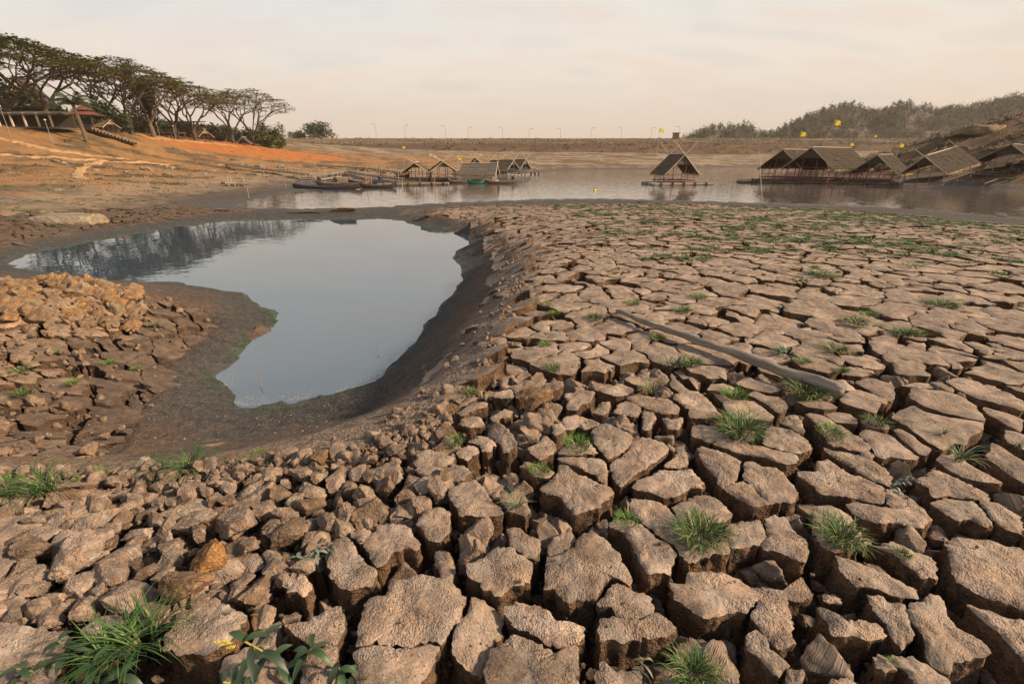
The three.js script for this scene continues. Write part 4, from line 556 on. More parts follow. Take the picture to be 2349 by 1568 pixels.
// broad-leaved weeds
function leafCurve(o, az, len, rise, droop, n = 9) { const pts = []; for (let k = 0; k <= n; k++) { const t = k / n; pts.push(V(o.x + Math.cos(az) * len * t * (1 - 0.18 * droop * t), o.y + len * (rise * t - droop * t * t), o.z + Math.sin(az) * len * t * (1 - 0.18 * droop * t))); } return pts; }
function weed(name, label, pos, stems, seed, o) {
  const t = thing(name, label, 'weed', pos, 0, 'foreground plants'), r = rng(seed);
  for (const [bx, bz, hx, hy, hz, nl] of stems) {
    const A = V(bx, -0.05, bz), B = V(bx + hx, hy, bz + hz), mid = A.clone().lerp(B, 0.55).add(V(hx * -0.15, 0.01, hz * -0.15));
    mesh('stem', new THREE.TubeGeometry(new THREE.CatmullRomCurve3([A, mid, B]), 12, o.stemR, 6), S({ color: rgb(...o.stemC), roughness: 0.7 }), t);
    const cv = new THREE.CatmullRomCurve3([A, mid, B]);
    for (let i = 0; i < nl; i++) { const f = 0.25 + 0.75 * (i + 1) / nl, p = cv.getPoint(Math.min(1, f)), az = i * 2.4 + r(), len = o.len * (0.6 + 0.5 * r()) * (f > 0.9 ? 0.75 : 1), L = new Leaves(), c = o.pal[Math.floor(r() * o.pal.length)]; const w = o.w * (0.8 + 0.4 * r()); L.strip(leafCurve(p, az, len, 0.35 + 0.4 * r(), 0.55 + 0.7 * r()), (q) => Math.max(0.0004, w * Math.pow(Math.sin(Math.PI * Math.min(1, Math.pow(q * 0.97 + 0.02, 0.8))), 0.9)), V(-Math.sin(az), 0.12 * (r() - 0.5), Math.cos(az)), c, 0.35); mesh('leaf', L.geo(), MAT.leafG, t); }
    if (o.spike && hy > 0.12) for (const [dx, dy] of [[-0.06, 0.02], [-0.035, -0.004], [-0.045, 0.012]]) { const g = []; const q = rng(seed + Math.round(dx * 999)); for (let k = 0; k < 46; k++) { const f = k / 46; const s = new THREE.IcosahedronGeometry(0.0015, 0); s.translate(B.x + dx * (0.5 + f * 0.7) + (q() - 0.5) * 0.005, B.y + dy + 0.012 - 0.008 * f + (q() - 0.5) * 0.005, B.z + 0.02 + (q() - 0.5) * 0.005); g.push(s); } mesh('flower_spike', merge(g), S({ color: rgb(0.75, 0.6, 0.06) }), t); }
  }
  return t;
}
MAT.leafG = S({ color: rgb(1, 1, 1), vertexColors: true, roughness: 0.5 });
const LP = [[0.03, 0.06, 0.02], [0.042, 0.08, 0.025], [0.05, 0.09, 0.035], [0.035, 0.055, 0.028]];
{ const P = (px, py) => { const p = atH(px, py, -0.03); return [p[0], H(p[0], p[2]) - 0.05, p[2]]; };
  weed('broadleaf_weed', 'tall broad-leaved weed with drooping leaves and yellow flower spikes', P(655, 1535), [[0, 0, -0.06, 0.22, 0.05, 11], [0.05, -0.02, 0.05, 0.12, 0.02, 8], [-0.08, 0.05, -0.05, 0.10, 0.04, 8]], 31, { len: 0.12, w: 0.0115, stemR: 0.0032, stemC: [0.3, 0.24, 0.06], pal: LP, spike: true });
  weed('broadleaf_weed', 'low dark leafy weed filling the lower left corner', P(185, 1515), [[0, 0, -0.04, 0.12, 0.0, 8], [0.08, 0.02, 0.03, 0.10, 0.03, 8], [-0.09, 0.03, -0.04, 0.08, 0.03, 7], [0.15, 0.05, 0.05, 0.07, 0.03, 7], [0.05, 0.07, 0, 0.06, 0.04, 7]], 32, { len: 0.11, w: 0.0115, stemR: 0.003, stemC: [0.12, 0.14, 0.05], pal: LP });
  weed('broadleaf_weed', 'small leafy sprig at the bottom edge beside a pale block', P(790, 1555), [[0, 0, 0.0, 0.10, 0.02, 7], [0.03, 0.03, 0.02, 0.05, 0.03, 5]], 33, { len: 0.075, w: 0.011, stemR: 0.0025, stemC: [0.2, 0.2, 0.06], pal: LP });
  weed('seedling', 'pale thin seedling on the rim of a bottom block', P(1470, 1535), [[0, 0, 0.0, 0.09, 0.01, 7]], 34, { len: 0.05, w: 0.004, stemR: 0.0016, stemC: [0.3, 0.28, 0.16], pal: [[0.25, 0.24, 0.13], [0.2, 0.2, 0.1]] });
  weed('silver_herb', 'silvery leafy herb on the shoulder of a foreground block', P(725, 1268), [[0, 0, 0.02, 0.07, 0.02, 9], [-0.04, 0.02, -0.02, 0.05, 0.02, 8], [0.04, 0, 0.03, 0.05, 0, 8]], 35, { len: 0.06, w: 0.006, stemR: 0.002, stemC: [0.2, 0.22, 0.14], pal: [[0.15, 0.18, 0.13], [0.19, 0.22, 0.16], [0.1, 0.14, 0.08]] });
  weed('silver_herb', 'creeping blue grey herb sprawled across a long slab at right', P(1985, 1108), [[0, 0, 0.05, 0.05, 0.02, 9], [0.1, 0.01, 0.06, 0.04, 0.01, 9], [-0.09, 0, -0.05, 0.04, 0, 9], [0.05, 0.05, 0.03, 0.04, 0.05, 8], [0.17, -0.03, 0.05, 0.04, 0.02, 7]], 36, { len: 0.06, w: 0.005, stemR: 0.002, stemC: [0.2, 0.22, 0.14], pal: [[0.10, 0.14, 0.11], [0.14, 0.18, 0.14], [0.08, 0.12, 0.08]] });
}
{ // the weathered log
  const a = atH(1418, 722, 0.03), b = atH(1930, 905, 0.05), n = 40, m = 18, pos = [], uv = [], idx = [], A = V(a[0], 0.035, a[2]), B = V(b[0], 0.045, b[2]), dir = B.clone().sub(A).normalize(), side = V(-dir.z, 0, dir.x);
  for (let i = 0; i <= n; i++) { const t = i / n, c = A.clone().lerp(B, t).add(side.clone().multiplyScalar(0.03 * Math.sin(t * 3 + 0.6) + 0.012 * n2(t * 6, 8))); const rad = lerp(0.022, 0.044, t) * (1 + 0.09 * n2(t * 9, 1) + 0.05 * n2(t * 30, 4)) * (i === 0 || i === n ? 0.88 : 1); c.y = H(c.x, c.z) + rad + 0.022; for (let k = 0; k <= m; k++) { const an = k / m * 6.2832, q = rad * (1 + 0.12 * n3(Math.cos(an) * 1.6, Math.sin(an) * 1.6, t * 6) + 0.06 * n3(Math.cos(an) * 7, Math.sin(an) * 7, t * 4)); const v = c.clone().add(side.clone().multiplyScalar(Math.cos(an) * q)).add(V(0, Math.sin(an) * q, 0)); pos.push(v.x, v.y, v.z); uv.push(k / m, t * 0.6); } }
  for (let i = 0; i < n; i++) for (let k = 0; k < m; k++) { const q = i * (m + 1) + k; idx.push(q, q + 1, q + m + 1, q + 1, q + m + 2, q + m + 1); }
  for (const i of [0, n]) { const c0 = pos.length / 3; let x = 0, y = 0, z = 0; for (let k = 0; k < m; k++) { const q = (i * (m + 1) + k) * 3; x += pos[q] / m; y += pos[q + 1] / m; z += pos[q + 2] / m; } const s = i ? 0.008 : -0.008; pos.push(x - dir.x * s, y, z - dir.z * s); uv.push(0.5, 0.1); for (let k = 0; k < m; k++) idx.push(i * (m + 1) + k, i * (m + 1) + k + 1, c0); }
  const g = new THREE.BufferGeometry(); g.setAttribute('position', new THREE.Float32BufferAttribute(pos, 3)); g.setAttribute('uv', new THREE.Float32BufferAttribute(uv, 2)); g.setIndex(idx); g.computeVertexNormals();
  top('driftwood_log', g, S({ color: rgb(0.66, 0.56, 0.47), roughness: 0.75, map: rep(strawMap, 1, 1), bumpMap: rep(strawBump, 1, 1), bumpScale: 0.01 }), 'long grey weathered log lying across the cracked mud', 'log');
}
{ // twigs and bits on the mud and in the pond
  const tw = S({ color: rgb(0.2, 0.14, 0.09) }), stick = (name, a, b, rad, label) => top(name, bar(a, b, rad, rad * 0.6, 6), tw, label, 'stick', 'loose sticks');
  const w = (px, py, dy) => { const p = atH(px, py, WL); p[1] += dy; return p; };
  stick('twig', w(598, 890, -0.02), w(597, 876, 0.16), 0.006, 'thin twig standing in the near end of the pond');
  stick('twig', w(866, 826, -0.02), w(868, 800, 0.1), 0.006, 'forked twig standing in the pond by the right bank');
  for (const [x0, y0, x1, y1, l] of [[375, 477, 395, 481, 'short pale stick lying on the wet mud beyond the pond'], [250, 483, 310, 484, 'long pale stick lying on the far mud shore'], [490, 480, 530, 481, 'weathered stick near the lake inlet']]) { const a = atH(x0, y0, -0.85), b = atH(x1, y1, -0.85); a[1] = H(a[0], a[2]) + 0.03; b[1] = H(b[0], b[2]) + 0.03; stick('driftwood_stick', a, b, 0.05, l); }
}
// ---------------------------------------------------------------- dam, hills and woods
const bark = S({ color: rgb(0.13, 0.09, 0.06), map: rep(strawMap, 1, 1) }), barkPale = S({ color: rgb(0.22, 0.16, 0.11), map: rep(strawMap, 1, 1) });
MAT.rock = S({ color: rgb(1, 1, 1), vertexColors: true, map: rep(soilMap, 6), bumpMap: rep(soilBump, 6), bumpScale: 0.02 });
const damPt = (px) => { const a = atD(620, 317, 205), b = atD(2300, 317, 222), t = (px - 620) / 1680; return [lerp(a[0], b[0], t), lerp(a[1], b[1], t), lerp(a[2], b[2], t)]; };
{
  const pos = [], col = [], uv = [], idx = [], prof = [[8, -0.4], [2.5, -0.1], [0, 0], [-0.6, -0.05], [-2, -0.7], [-4, -1.5], [-6, -2.3], [-8, -3.1], [-10, -3.9], [-12, -4.6], [-15, -5.5], [-19, -6.5], [-24, -7.5], [-32, -9]], n = 220, a = damPt(470), b = damPt(2500);
  for (let i = 0; i <= n; i++) { const t = i / n, x = lerp(a[0], b[0], t), y = lerp(a[1], b[1], t), z = lerp(a[2], b[2], t); prof.forEach(([f, h], k) => { const w = k > 2 ? 0.35 * fbm(x * 0.12 + k, k * 1.7, 3) : 0; pos.push(x, y + h + w * 0.6, z - f); uv.push(x, f); const q = fbm(x * 0.03 + 2, f * 0.2, 4) + 0.25 * fbm(x * 0.4, f * 0.6, 3); const c = k < 4 ? mix3(C.ochre, C.scrub, sst(q, -0.2, 0.2)) : h > -2.2 ? mix3([0.27, 0.19, 0.125], C.scrub, sst(q, 0.0, 0.3)) : mix3(C.dark, C.scrub, sst(q, -0.05, 0.3)); col.push(...c); }); }
  const m = prof.length; for (let i = 0; i < n; i++) for (let k = 0; k < m - 1; k++) { const q = i * m + k; idx.push(q, q + 1, q + m, q + 1, q + m + 1, q + m); }
  const g = new THREE.BufferGeometry(); g.setAttribute('position', new THREE.Float32BufferAttribute(pos, 3)); g.setAttribute('color', new THREE.Float32BufferAttribute(col, 3)); g.setAttribute('uv', new THREE.Float32BufferAttribute(uv, 2)); g.setIndex(idx); g.computeVertexNormals();
  const dam = thing('dam', 'long low earth dam faced with pale stones across the lake', 'dam'); mesh('embankment', g, MAT.soilFar, dam);
  const r = rng(61), sg = clodGeo(610, 1, [0.36, 0.285, 0.22]), sg2 = clodGeo(611, 1, [0.30, 0.25, 0.20]), M = [[], []], Q = new THREE.Quaternion(), e = new THREE.Euler();
  for (let i = 0; i < 11000; i++) { const t = r(), px = lerp(590, 2350, t), p = damPt(px), f = 1 + 5.2 * r() + 3 * r() * r() * r(); if (fbm(p[0] * 0.035 + 2, f * 0.2, 3) > -0.05 + 0.35 * r()) continue; if (px < 760 && f < 3) continue; const s = 0.14 + 0.32 * r() * r(), h = f < 2 ? -0.7 * (f - 0.6) / 1.4 : -0.7 - (f - 2) * 0.4; M[r() < 0.6 ? 0 : 1].push(new THREE.Matrix4().compose(V(p[0], p[1] + h + 0.1, p[2] + f), Q.setFromEuler(e.set(r() * 6, r() * 6, r() * 6)).clone(), V(s * (1 + r() * 0.5), s, s))); }
  [sg, sg2].forEach((gg, k) => { const im = new THREE.InstancedMesh(gg, MAT.rock, M[k].length); M[k].forEach((q, i) => im.setMatrixAt(i, q)); im.name = 'facing_stones'; im.castShadow = im.receiveShadow = true; im.userData.kind = 'stuff'; dam.add(im); });
}
function bushGeo(seed, rx, ry, rz, n, size, pal, shell = 0.5, flat = 0) { // leaf-sized faces through a lumpy volume
  const r = rng(seed), L = new Leaves(), lobes = []; for (let i = 0; i < 9; i++) { const a = r() * 6.28, u = Math.pow(r(), 0.6), v = r(); lobes.push([Math.cos(a) * u * 0.7 * rx, (0.25 + 0.6 * v) * ry, Math.sin(a) * u * 0.7 * rz, 0.3 + 0.25 * r()]); }
  for (let i = 0; i < n; i++) { const b = lobes[Math.floor(r() * 9)]; let x = r() * 2 - 1, y = r() * 2 - 1, z = r() * 2 - 1; const l = Math.hypot(x, y, z) || 1, q = shell + (1 - shell) * r(); x = b[0] + x / l * q * b[3] * rx; y = Math.max(0.05 * ry, b[1] + y / l * q * b[3] * ry * 0.9); z = b[2] + z / l * q * b[3] * rz; const s = size * (0.6 + 0.8 * r()), az = r() * 6.28, up = (r() - 0.5) * (flat ? 0.7 : 2), d = V(Math.cos(az), up, Math.sin(az)).normalize(), sd = V(-Math.sin(az), (r() - 0.5) * 0.8, Math.cos(az)); const c = pal[Math.floor(r() * pal.length)]; L.strip([V(x, y, z).addScaledVector(d, -s), V(x, y, z), V(x, y, z).addScaledVector(d, s)], (t) => s * (t === 0.5 ? 0.6 : 0.12), sd, c); }
  return L.geo();
}
const PALT = { rain: [[0.13, 0.15, 0.02], [0.17, 0.185, 0.028], [0.20, 0.20, 0.035], [0.10, 0.125, 0.018]], dark: [[0.025, 0.045, 0.014], [0.035, 0.06, 0.018], [0.05, 0.075, 0.02]], shrub: [[0.09, 0.11, 0.02], [0.12, 0.14, 0.03], [0.07, 0.09, 0.02]], grey: [[0.17, 0.13, 0.10], [0.21, 0.165, 0.125], [0.14, 0.115, 0.085], [0.12, 0.11, 0.06]], olive: [[0.08, 0.095, 0.04], [0.10, 0.105, 0.05], [0.06, 0.075, 0.035]] };
{ // wooded hills behind the dam
  const hill = (label, prof, d, d0, seed) => {
    const pos = [], idx = [], uv = [], col = [], n = prof.length * 8, m = 16, pts = [];
    for (let i = 0; i <= n; i++) { const t = i / n * (prof.length - 1), k = Math.min(prof.length - 2, Math.floor(t)), f = t - k, px = lerp(prof[k][0], prof[k + 1][0], f), py = lerp(prof[k][1], prof[k + 1][1], f); const c = atD(px, py, d); c[1] -= 5; pts.push(c); const foot = [c[0] * d0 / d, 1, -d0], back = [c[0] * 1.25, 0, -d * 1.25];
      for (let j = 0; j <= m; j++) { const v = j / m; let x, y, z; if (v < 0.7) { const w = v / 0.7; x = lerp(foot[0], c[0], w); z = lerp(foot[2], c[2], w); y = lerp(foot[1], c[1], Math.sin(w * Math.PI / 2)); } else { const w = (v - 0.7) / 0.3; x = lerp(c[0], back[0], w); z = lerp(c[2], back[2], w); y = lerp(c[1], 0, w); } y += (v > 0.05 ? 3.2 : 0) * fbm(x * 0.012, z * 0.012, 4); pos.push(x, y, z); uv.push(x, z); col.push(0.17, 0.125, 0.085); } }
    for (let i = 0; i < n; i++) for (let j = 0; j < m; j++) { const a = i * (m + 1) + j; idx.push(a, a + 1, a + m + 1, a + 1, a + m + 2, a + m + 1); }
    const g = new THREE.BufferGeometry(); g.setAttribute('position', new THREE.Float32BufferAttribute(pos, 3)); g.setAttribute('uv', new THREE.Float32BufferAttribute(uv, 2)); g.setAttribute('color', new THREE.Float32BufferAttribute(col, 3)); g.setIndex(idx); g.computeVertexNormals(); top('hill', g, MAT.soilFar, label, null, null, 'structure');
    return (u, v) => { const i = Math.min(n - 1, Math.floor(u * n)), j = Math.min(m - 1, Math.floor(v * m)), a = (i * (m + 1) + j) * 3, fu = u * n - i, fv = v * m - j, q = (k) => lerp(lerp(pos[a + k], pos[a + 3 + k], fv), lerp(pos[a + (m + 1) * 3 + k], pos[a + (m + 2) * 3 + k], fv), fu); return [q(0), q(1), q(2)]; };
  };
  const Z3 = (l) => l.map(([x, y]) => [1376.4 + x * 0.4141, 201.9 + y * 0.4141]);
  const h1 = hill('low rounded wooded hill behind the dam', Z3([[430, 285], [520, 250], [620, 212], [740, 197], [850, 215], [960, 255], [1060, 290]]), 430, 330), h2 = hill('long wooded ridge rising to the right behind the dam', Z3([[930, 285], [1000, 245], [1100, 185], [1220, 130], [1330, 98], [1420, 105], [1520, 142], [1620, 110], [1700, 98], [1850, 112], [1950, 105], [2100, 88], [2220, 62], [2349, 45], [2500, 20], [2700, 10]]), 480, 330);
  const r = rng(71), kinds = [bushGeo(801, 2.6, 8, 2.6, 90, 0.42, PALT.grey, 0.3), bushGeo(802, 3, 7, 3, 90, 0.5, PALT.olive, 0.4), bushGeo(803, 3.4, 8.5, 3.4, 110, 0.55, PALT.dark, 0.4), bushGeo(804, 2.2, 9, 2.2, 80, 0.36, PALT.grey, 0.1)], M = [[], [], [], []], Y = V(0, 1, 0), q = new THREE.Quaternion();
  for (let i = 0; i < 6400; i++) { const one = i < 1400, u = r(), v = 0.05 + 0.68 * r(), p = (one ? h1 : h2)(u, v), gn = fbm(p[0] * 0.012 + 5, p[2] * 0.02, 3), k = v < 0.22 ? (r() < 0.6 ? 1 : 0) : r() < 0.10 + (gn > 0.2 ? 0.25 : 0) ? 2 : r() < 0.22 ? 1 : r() < 0.5 ? 0 : 3, s = 0.4 + 0.75 * r() * r() + 0.2 * (k === 2); if (fbm(p[0] * 0.02, p[2] * 0.02 + 3, 3) < -0.2) continue; M[k].push(new THREE.Matrix4().compose(V(p[0], p[1] - 0.6, p[2]), q.setFromAxisAngle(Y, r() * 6).clone(), V(s, s * (0.8 + 0.4 * r()), s))); }
  M.forEach((l, k) => { const im = new THREE.InstancedMesh(kinds[k], MAT.leaf, l.length); l.forEach((m, i) => im.setMatrixAt(i, m)); im.name = ['bare_woodland', 'olive_woodland', 'evergreen_woodland', 'bare_woodland_001'][k]; im.castShadow = im.receiveShadow = true; scene.add(im); tag(im, ['leafless brownish trees covering the far hills', 'dull olive trees over the far hills', 'dark evergreen trees dotted over the far hills', 'thin upright leafless trees over the far hills'][k], null, null, 'stuff'); });
}
// ---------------------------------------------------------------- trees on the left bank
class Tubes { constructor() { this.p = []; this.i = []; this.u = []; }
  seg(pts, r0, r1, sides) { const n = pts.length, b0 = this.p.length / 3; for (let k = 0; k < n; k++) { const d = pts[Math.min(n - 1, k + 1)].clone().sub(pts[Math.max(0, k - 1)]).normalize(), a = Math.abs(d.y) < 0.9 ? V(0, 1, 0) : V(1, 0, 0), s = d.clone().cross(a).normalize(), t = d.clone().cross(s), rr = lerp(r0, r1, k / (n - 1)); for (let e = 0; e < sides; e++) { const an = e / sides * 6.2832; const q = pts[k].clone().addScaledVector(s, Math.cos(an) * rr).addScaledVector(t, Math.sin(an) * rr); this.p.push(q.x, q.y, q.z); this.u.push(e / sides, k * 0.3); } } for (let k = 0; k < n - 1; k++) for (let e = 0; e < sides; e++) { const f = (e + 1) % sides, A = b0 + k * sides; this.i.push(A + e, A + f, A + sides + e, A + f, A + sides + f, A + sides + e); } }
  geo() { const g = new THREE.BufferGeometry(); g.setAttribute('position', new THREE.Float32BufferAttribute(this.p, 3)); g.setAttribute('uv', new THREE.Float32BufferAttribute(this.u, 2)); g.setIndex(this.i); g.computeVertexNormals(); return g; } }
function rainTree(label, px, py, d, Ht, R, seed, o = {}) {
  const p = atD(px, py, d), y0 = H(p[0], p[2]) - 0.15, t = thing('rain_tree', label, 'tree', [p[0], y0, p[2]], 0, 'trees on the left bank'), r = rng(seed), tips = [], T = new Tubes(), L = new Leaves(), lx = o.lean || 0;
  const n = o.tips || 90; for (let i = 0; i < n; i++) { const a = i * 2.39996 + r() * 0.5, q = R * Math.sqrt((i + 0.5) / n) * (0.93 + 0.14 * r()), y = Ht * (0.99 - 0.30 * (q / R) ** 2 - 0.10 * r() * r()) + 0.05 * Ht * n2(Math.cos(a) * q * 0.25 + seed, Math.sin(a) * q * 0.25); tips.push(V(Math.cos(a) * q + lx * y, y, Math.sin(a) * q)); }
  const trunkH = Ht * (o.fork || 0.2), root = V(lx * trunkH * 0.7 + (r() - 0.5) * 0.4, trunkH, 0), r0 = (o.rad || 0.42) * 0.8, kk = r0 / Math.pow(n, 0.46);
  T.seg([V(0, -0.3, 0), V(lx * trunkH * 0.2, trunkH * 0.3, 0), V(lx * trunkH * 0.4, trunkH * 0.7, 0.05), root], r0 * 1.35, r0 * 0.9, 9);
  const clump = (q) => { const c = Math.round((o.leaves ?? 46) * 0.95); for (let i = 0; i < c; i++) { const a = r() * 6.28, s = R * 0.135 * Math.sqrt(r()), x = q.x + Math.cos(a) * s, z = q.z + Math.sin(a) * s, y = q.y + (r() - 0.35) * 0.34 + 0.12 * Math.abs(n2(x, z)), w = 0.12 + 0.15 * r(), az = r() * 6.28, dd = V(Math.cos(az), (r() - 0.5) * 0.6, Math.sin(az)), c2 = PALT.rain[Math.floor(r() * 4)]; L.strip([V(x, y, z).addScaledVector(dd, -w), V(x, y, z), V(x, y, z).addScaledVector(dd, w)], (k) => w * (k === 0.5 ? 0.62 : 0.1), V(-Math.sin(az), (r() - 0.5) * 0.5, Math.cos(az)), c2); } };
  const grow = (at, set, depth) => {
    if (set.length <= 2 || depth > 8) { for (const q of set) { const m = at.clone().lerp(q, 0.5).add(V((r() - 0.5) * 0.5, 0.12, (r() - 0.5) * 0.5)); T.seg([at, m, q], kk * 1.3, kk * 0.4, 4); clump(q); } return; }
    const k = depth === 0 ? (o.limbs || 4) : 2, cen = []; for (let i = 0; i < k; i++) cen.push(set[Math.floor((i + 0.5) / k * set.length)].clone());
    let gr; for (let it = 0; it < 5; it++) { gr = cen.map(() => []); for (const q of set) { let b = 0, bd = 1e9; cen.forEach((c, i) => { const dx = (c.x - q.x) ** 2 + (c.z - q.z) ** 2; if (dx < bd) { bd = dx; b = i; } }); gr[b].push(q); } cen.forEach((c, i) => { if (gr[i].length) { c.set(0, 0, 0); for (const q of gr[i]) c.add(q); c.divideScalar(gr[i].length); } }); }
    gr.forEach((s, i) => { if (!s.length) return; if (s.length === set.length) { for (const q of s) { T.seg([at, at.clone().lerp(q, 0.5), q], kk, kk * 0.4, 4); clump(q); } return; } const f = depth === 0 ? 0.36 : 0.42, to = at.clone().lerp(cen[i], f); to.y = lerp(at.y, cen[i].y, f * (depth === 0 ? 1.05 : 0.98)); to.x += (r() - 0.5) * 0.6; to.z += (r() - 0.5) * 0.6; const m = at.clone().lerp(to, 0.5).add(V((r() - 0.5) * 0.35, -0.12, (r() - 0.5) * 0.35)); T.seg([at, m, to], kk * Math.pow(s.length, 0.46) * 1.05, kk * Math.pow(s.length, 0.46) * 0.85, depth < 2 ? 7 : 5); grow(to, s, depth + 1); });
  };
  grow(root, tips, 0);
  mesh('trunk', T.geo(), o.pale ? barkPale : bark, t); mesh('crown', L.geo(), MAT.leaf, t); return t;
}
rainTree('tallest spreading rain tree at the left edge of the picture', 30, 288, 68, 10.6, 10, 1001, { tips: 130, leaves: 60, lean: -0.04, rad: 0.5 });
rainTree('spreading rain tree right of the leaning palm, crown touching the tallest tree', 118, 288, 71, 10.0, 9.2, 1002, { tips: 120, leaves: 60, rad: 0.45 });
rainTree('thin-crowned rain tree behind the red-roofed pavilion', 235, 290, 86, 10.6, 8, 1003, { tips: 90, leaves: 44, pale: true });
rainTree('rain tree with forked trunk beside the thatched stall', 300, 303, 84, 11.2, 8, 1004, { tips: 90, leaves: 54 });
rainTree('rain tree with pale trunk in front of the dark evergreen', 352, 310, 88, 10.8, 7.4, 1005, { tips: 80, leaves: 50, pale: true });
rainTree('rain tree standing behind the open stilt pavilion', 402, 308, 95, 10.4, 7.8, 1006, { tips: 85, leaves: 52 });
rainTree('rain tree with twisted trunk beside the thatched hut', 447, 314, 99, 10.2, 8, 1007, { tips: 85, leaves: 52 });
rainTree('sparse rain tree showing bare branches, second from the end of the row', 534, 322, 112, 10.6, 7.6, 1008, { tips: 85, leaves: 30 });
rainTree('lone-standing umbrella-shaped rain tree at the right end of the row', 582, 324, 117, 11.8, 9.4, 1009, { tips: 130, leaves: 42, limbs: 5 });
function bushTree(name, label, px, py, d, rx, ry, n, pal, seed, size = 0.22, trunkH = 0) { const p = atD(px, py, d), t = thing(name, label, 'tree', [p[0], H(p[0], p[2]) - 0.1, p[2]], 0, 'trees on the left bank'); const g = bushGeo(seed, rx, ry, rx, n, size, PALT[pal], 0.35); g.translate(0, trunkH, 0); mesh('trunk', merge([bar([0, -0.3, 0], [0.1, trunkH + ry * 0.5, 0], 0.2, 0.08, 7), bar([0, trunkH + ry * 0.1, 0], [rx * 0.4, trunkH + ry * 0.5, 0.2], 0.09, 0.04, 5), bar([0, trunkH + ry * 0.1, 0], [-rx * 0.4, trunkH + ry * 0.55, -0.2], 0.09, 0.04, 5)]), bark, t); mesh('crown', g, MAT.leaf, t); return t; }
bushTree('evergreen_tree', 'round dark evergreen tree behind the thatched stall', 262, 292, 82, 4.2, 5.6, 3000, 'dark', 851);
bushTree('evergreen_tree', 'tall narrow dark evergreen tree in the row', 336, 306, 92, 3.2, 9.2, 3200, 'dark', 852);
bushTree('evergreen_tree', 'dark leafy tree behind the long pavilion at the left edge', 8, 284, 78, 5, 5.5, 2200, 'dark', 853);
bushTree('evergreen_tree', 'dark tree crowding the steep-roofed house', 85, 284, 86, 4.4, 5, 1800, 'dark', 854);
bushTree('round_shrub', 'round green shrub at the end of the tree row', 627, 321, 122, 3.4, 4.6, 2200, 'shrub', 855, 0.2, 0.6);
bushTree('flat_bush', 'wide low green bush behind the dam crest', 738, 322, 232, 11, 9, 2600, 'dark', 856, 0.5);
bushTree('flat_bush', 'small green bush left of the wide one on the dam', 685, 322, 228, 4.5, 5, 900, 'shrub', 857, 0.45);
bushTree('leafless_bush', 'thin greyish bush on the dam crest by the first lamp', 870, 321, 205, 2.2, 1.4, 300, 'grey', 858, 0.3);
bushTree('leafless_bush', 'small greyish shrub on the dam left of the bush', 665, 320, 215, 3, 4, 320, 'grey', 859, 0.3);
{ // scrub behind the trees
  const r = rng(81), g = [bushGeo(861, 2.2, 2.4, 2.2, 160, 0.26, PALT.dark, 0.3), bushGeo(862, 2, 2.2, 2, 150, 0.26, PALT.shrub, 0.3), bushGeo(863, 2.4, 2.6, 2.4, 130, 0.26, PALT.grey, 0.3)], M = [[], [], []], q = new THREE.Quaternion(), Y = V(0, 1, 0);
  for (let i = 0; i < 620; i++) { const px = -150 + 800 * r(), d = lerp(92, 150, r()) + px * 0.04, x = (px - PCX) / PF * (d * 0.927 + 1) , z = -d; const s = 0.7 + 0.9 * r(); M[Math.floor(r() * 2.5)].push(new THREE.Matrix4().compose(V(x, H(x, z) - 0.2, z), q.setFromAxisAngle(Y, r() * 6).clone(), V(s, s, s))); }
  M.forEach((l, k) => { const im = new THREE.InstancedMesh(g[k], MAT.leaf, l.length); l.forEach((m, i) => im.setMatrixAt(i, m)); im.name = numbered('undergrowth'); im.castShadow = im.receiveShadow = true; scene.add(im); tag(im, ['dark green scrub behind the tree row', 'yellow green scrub behind the tree row', 'greyish dry scrub behind the tree row'][k], null, null, 'stuff'); });
}
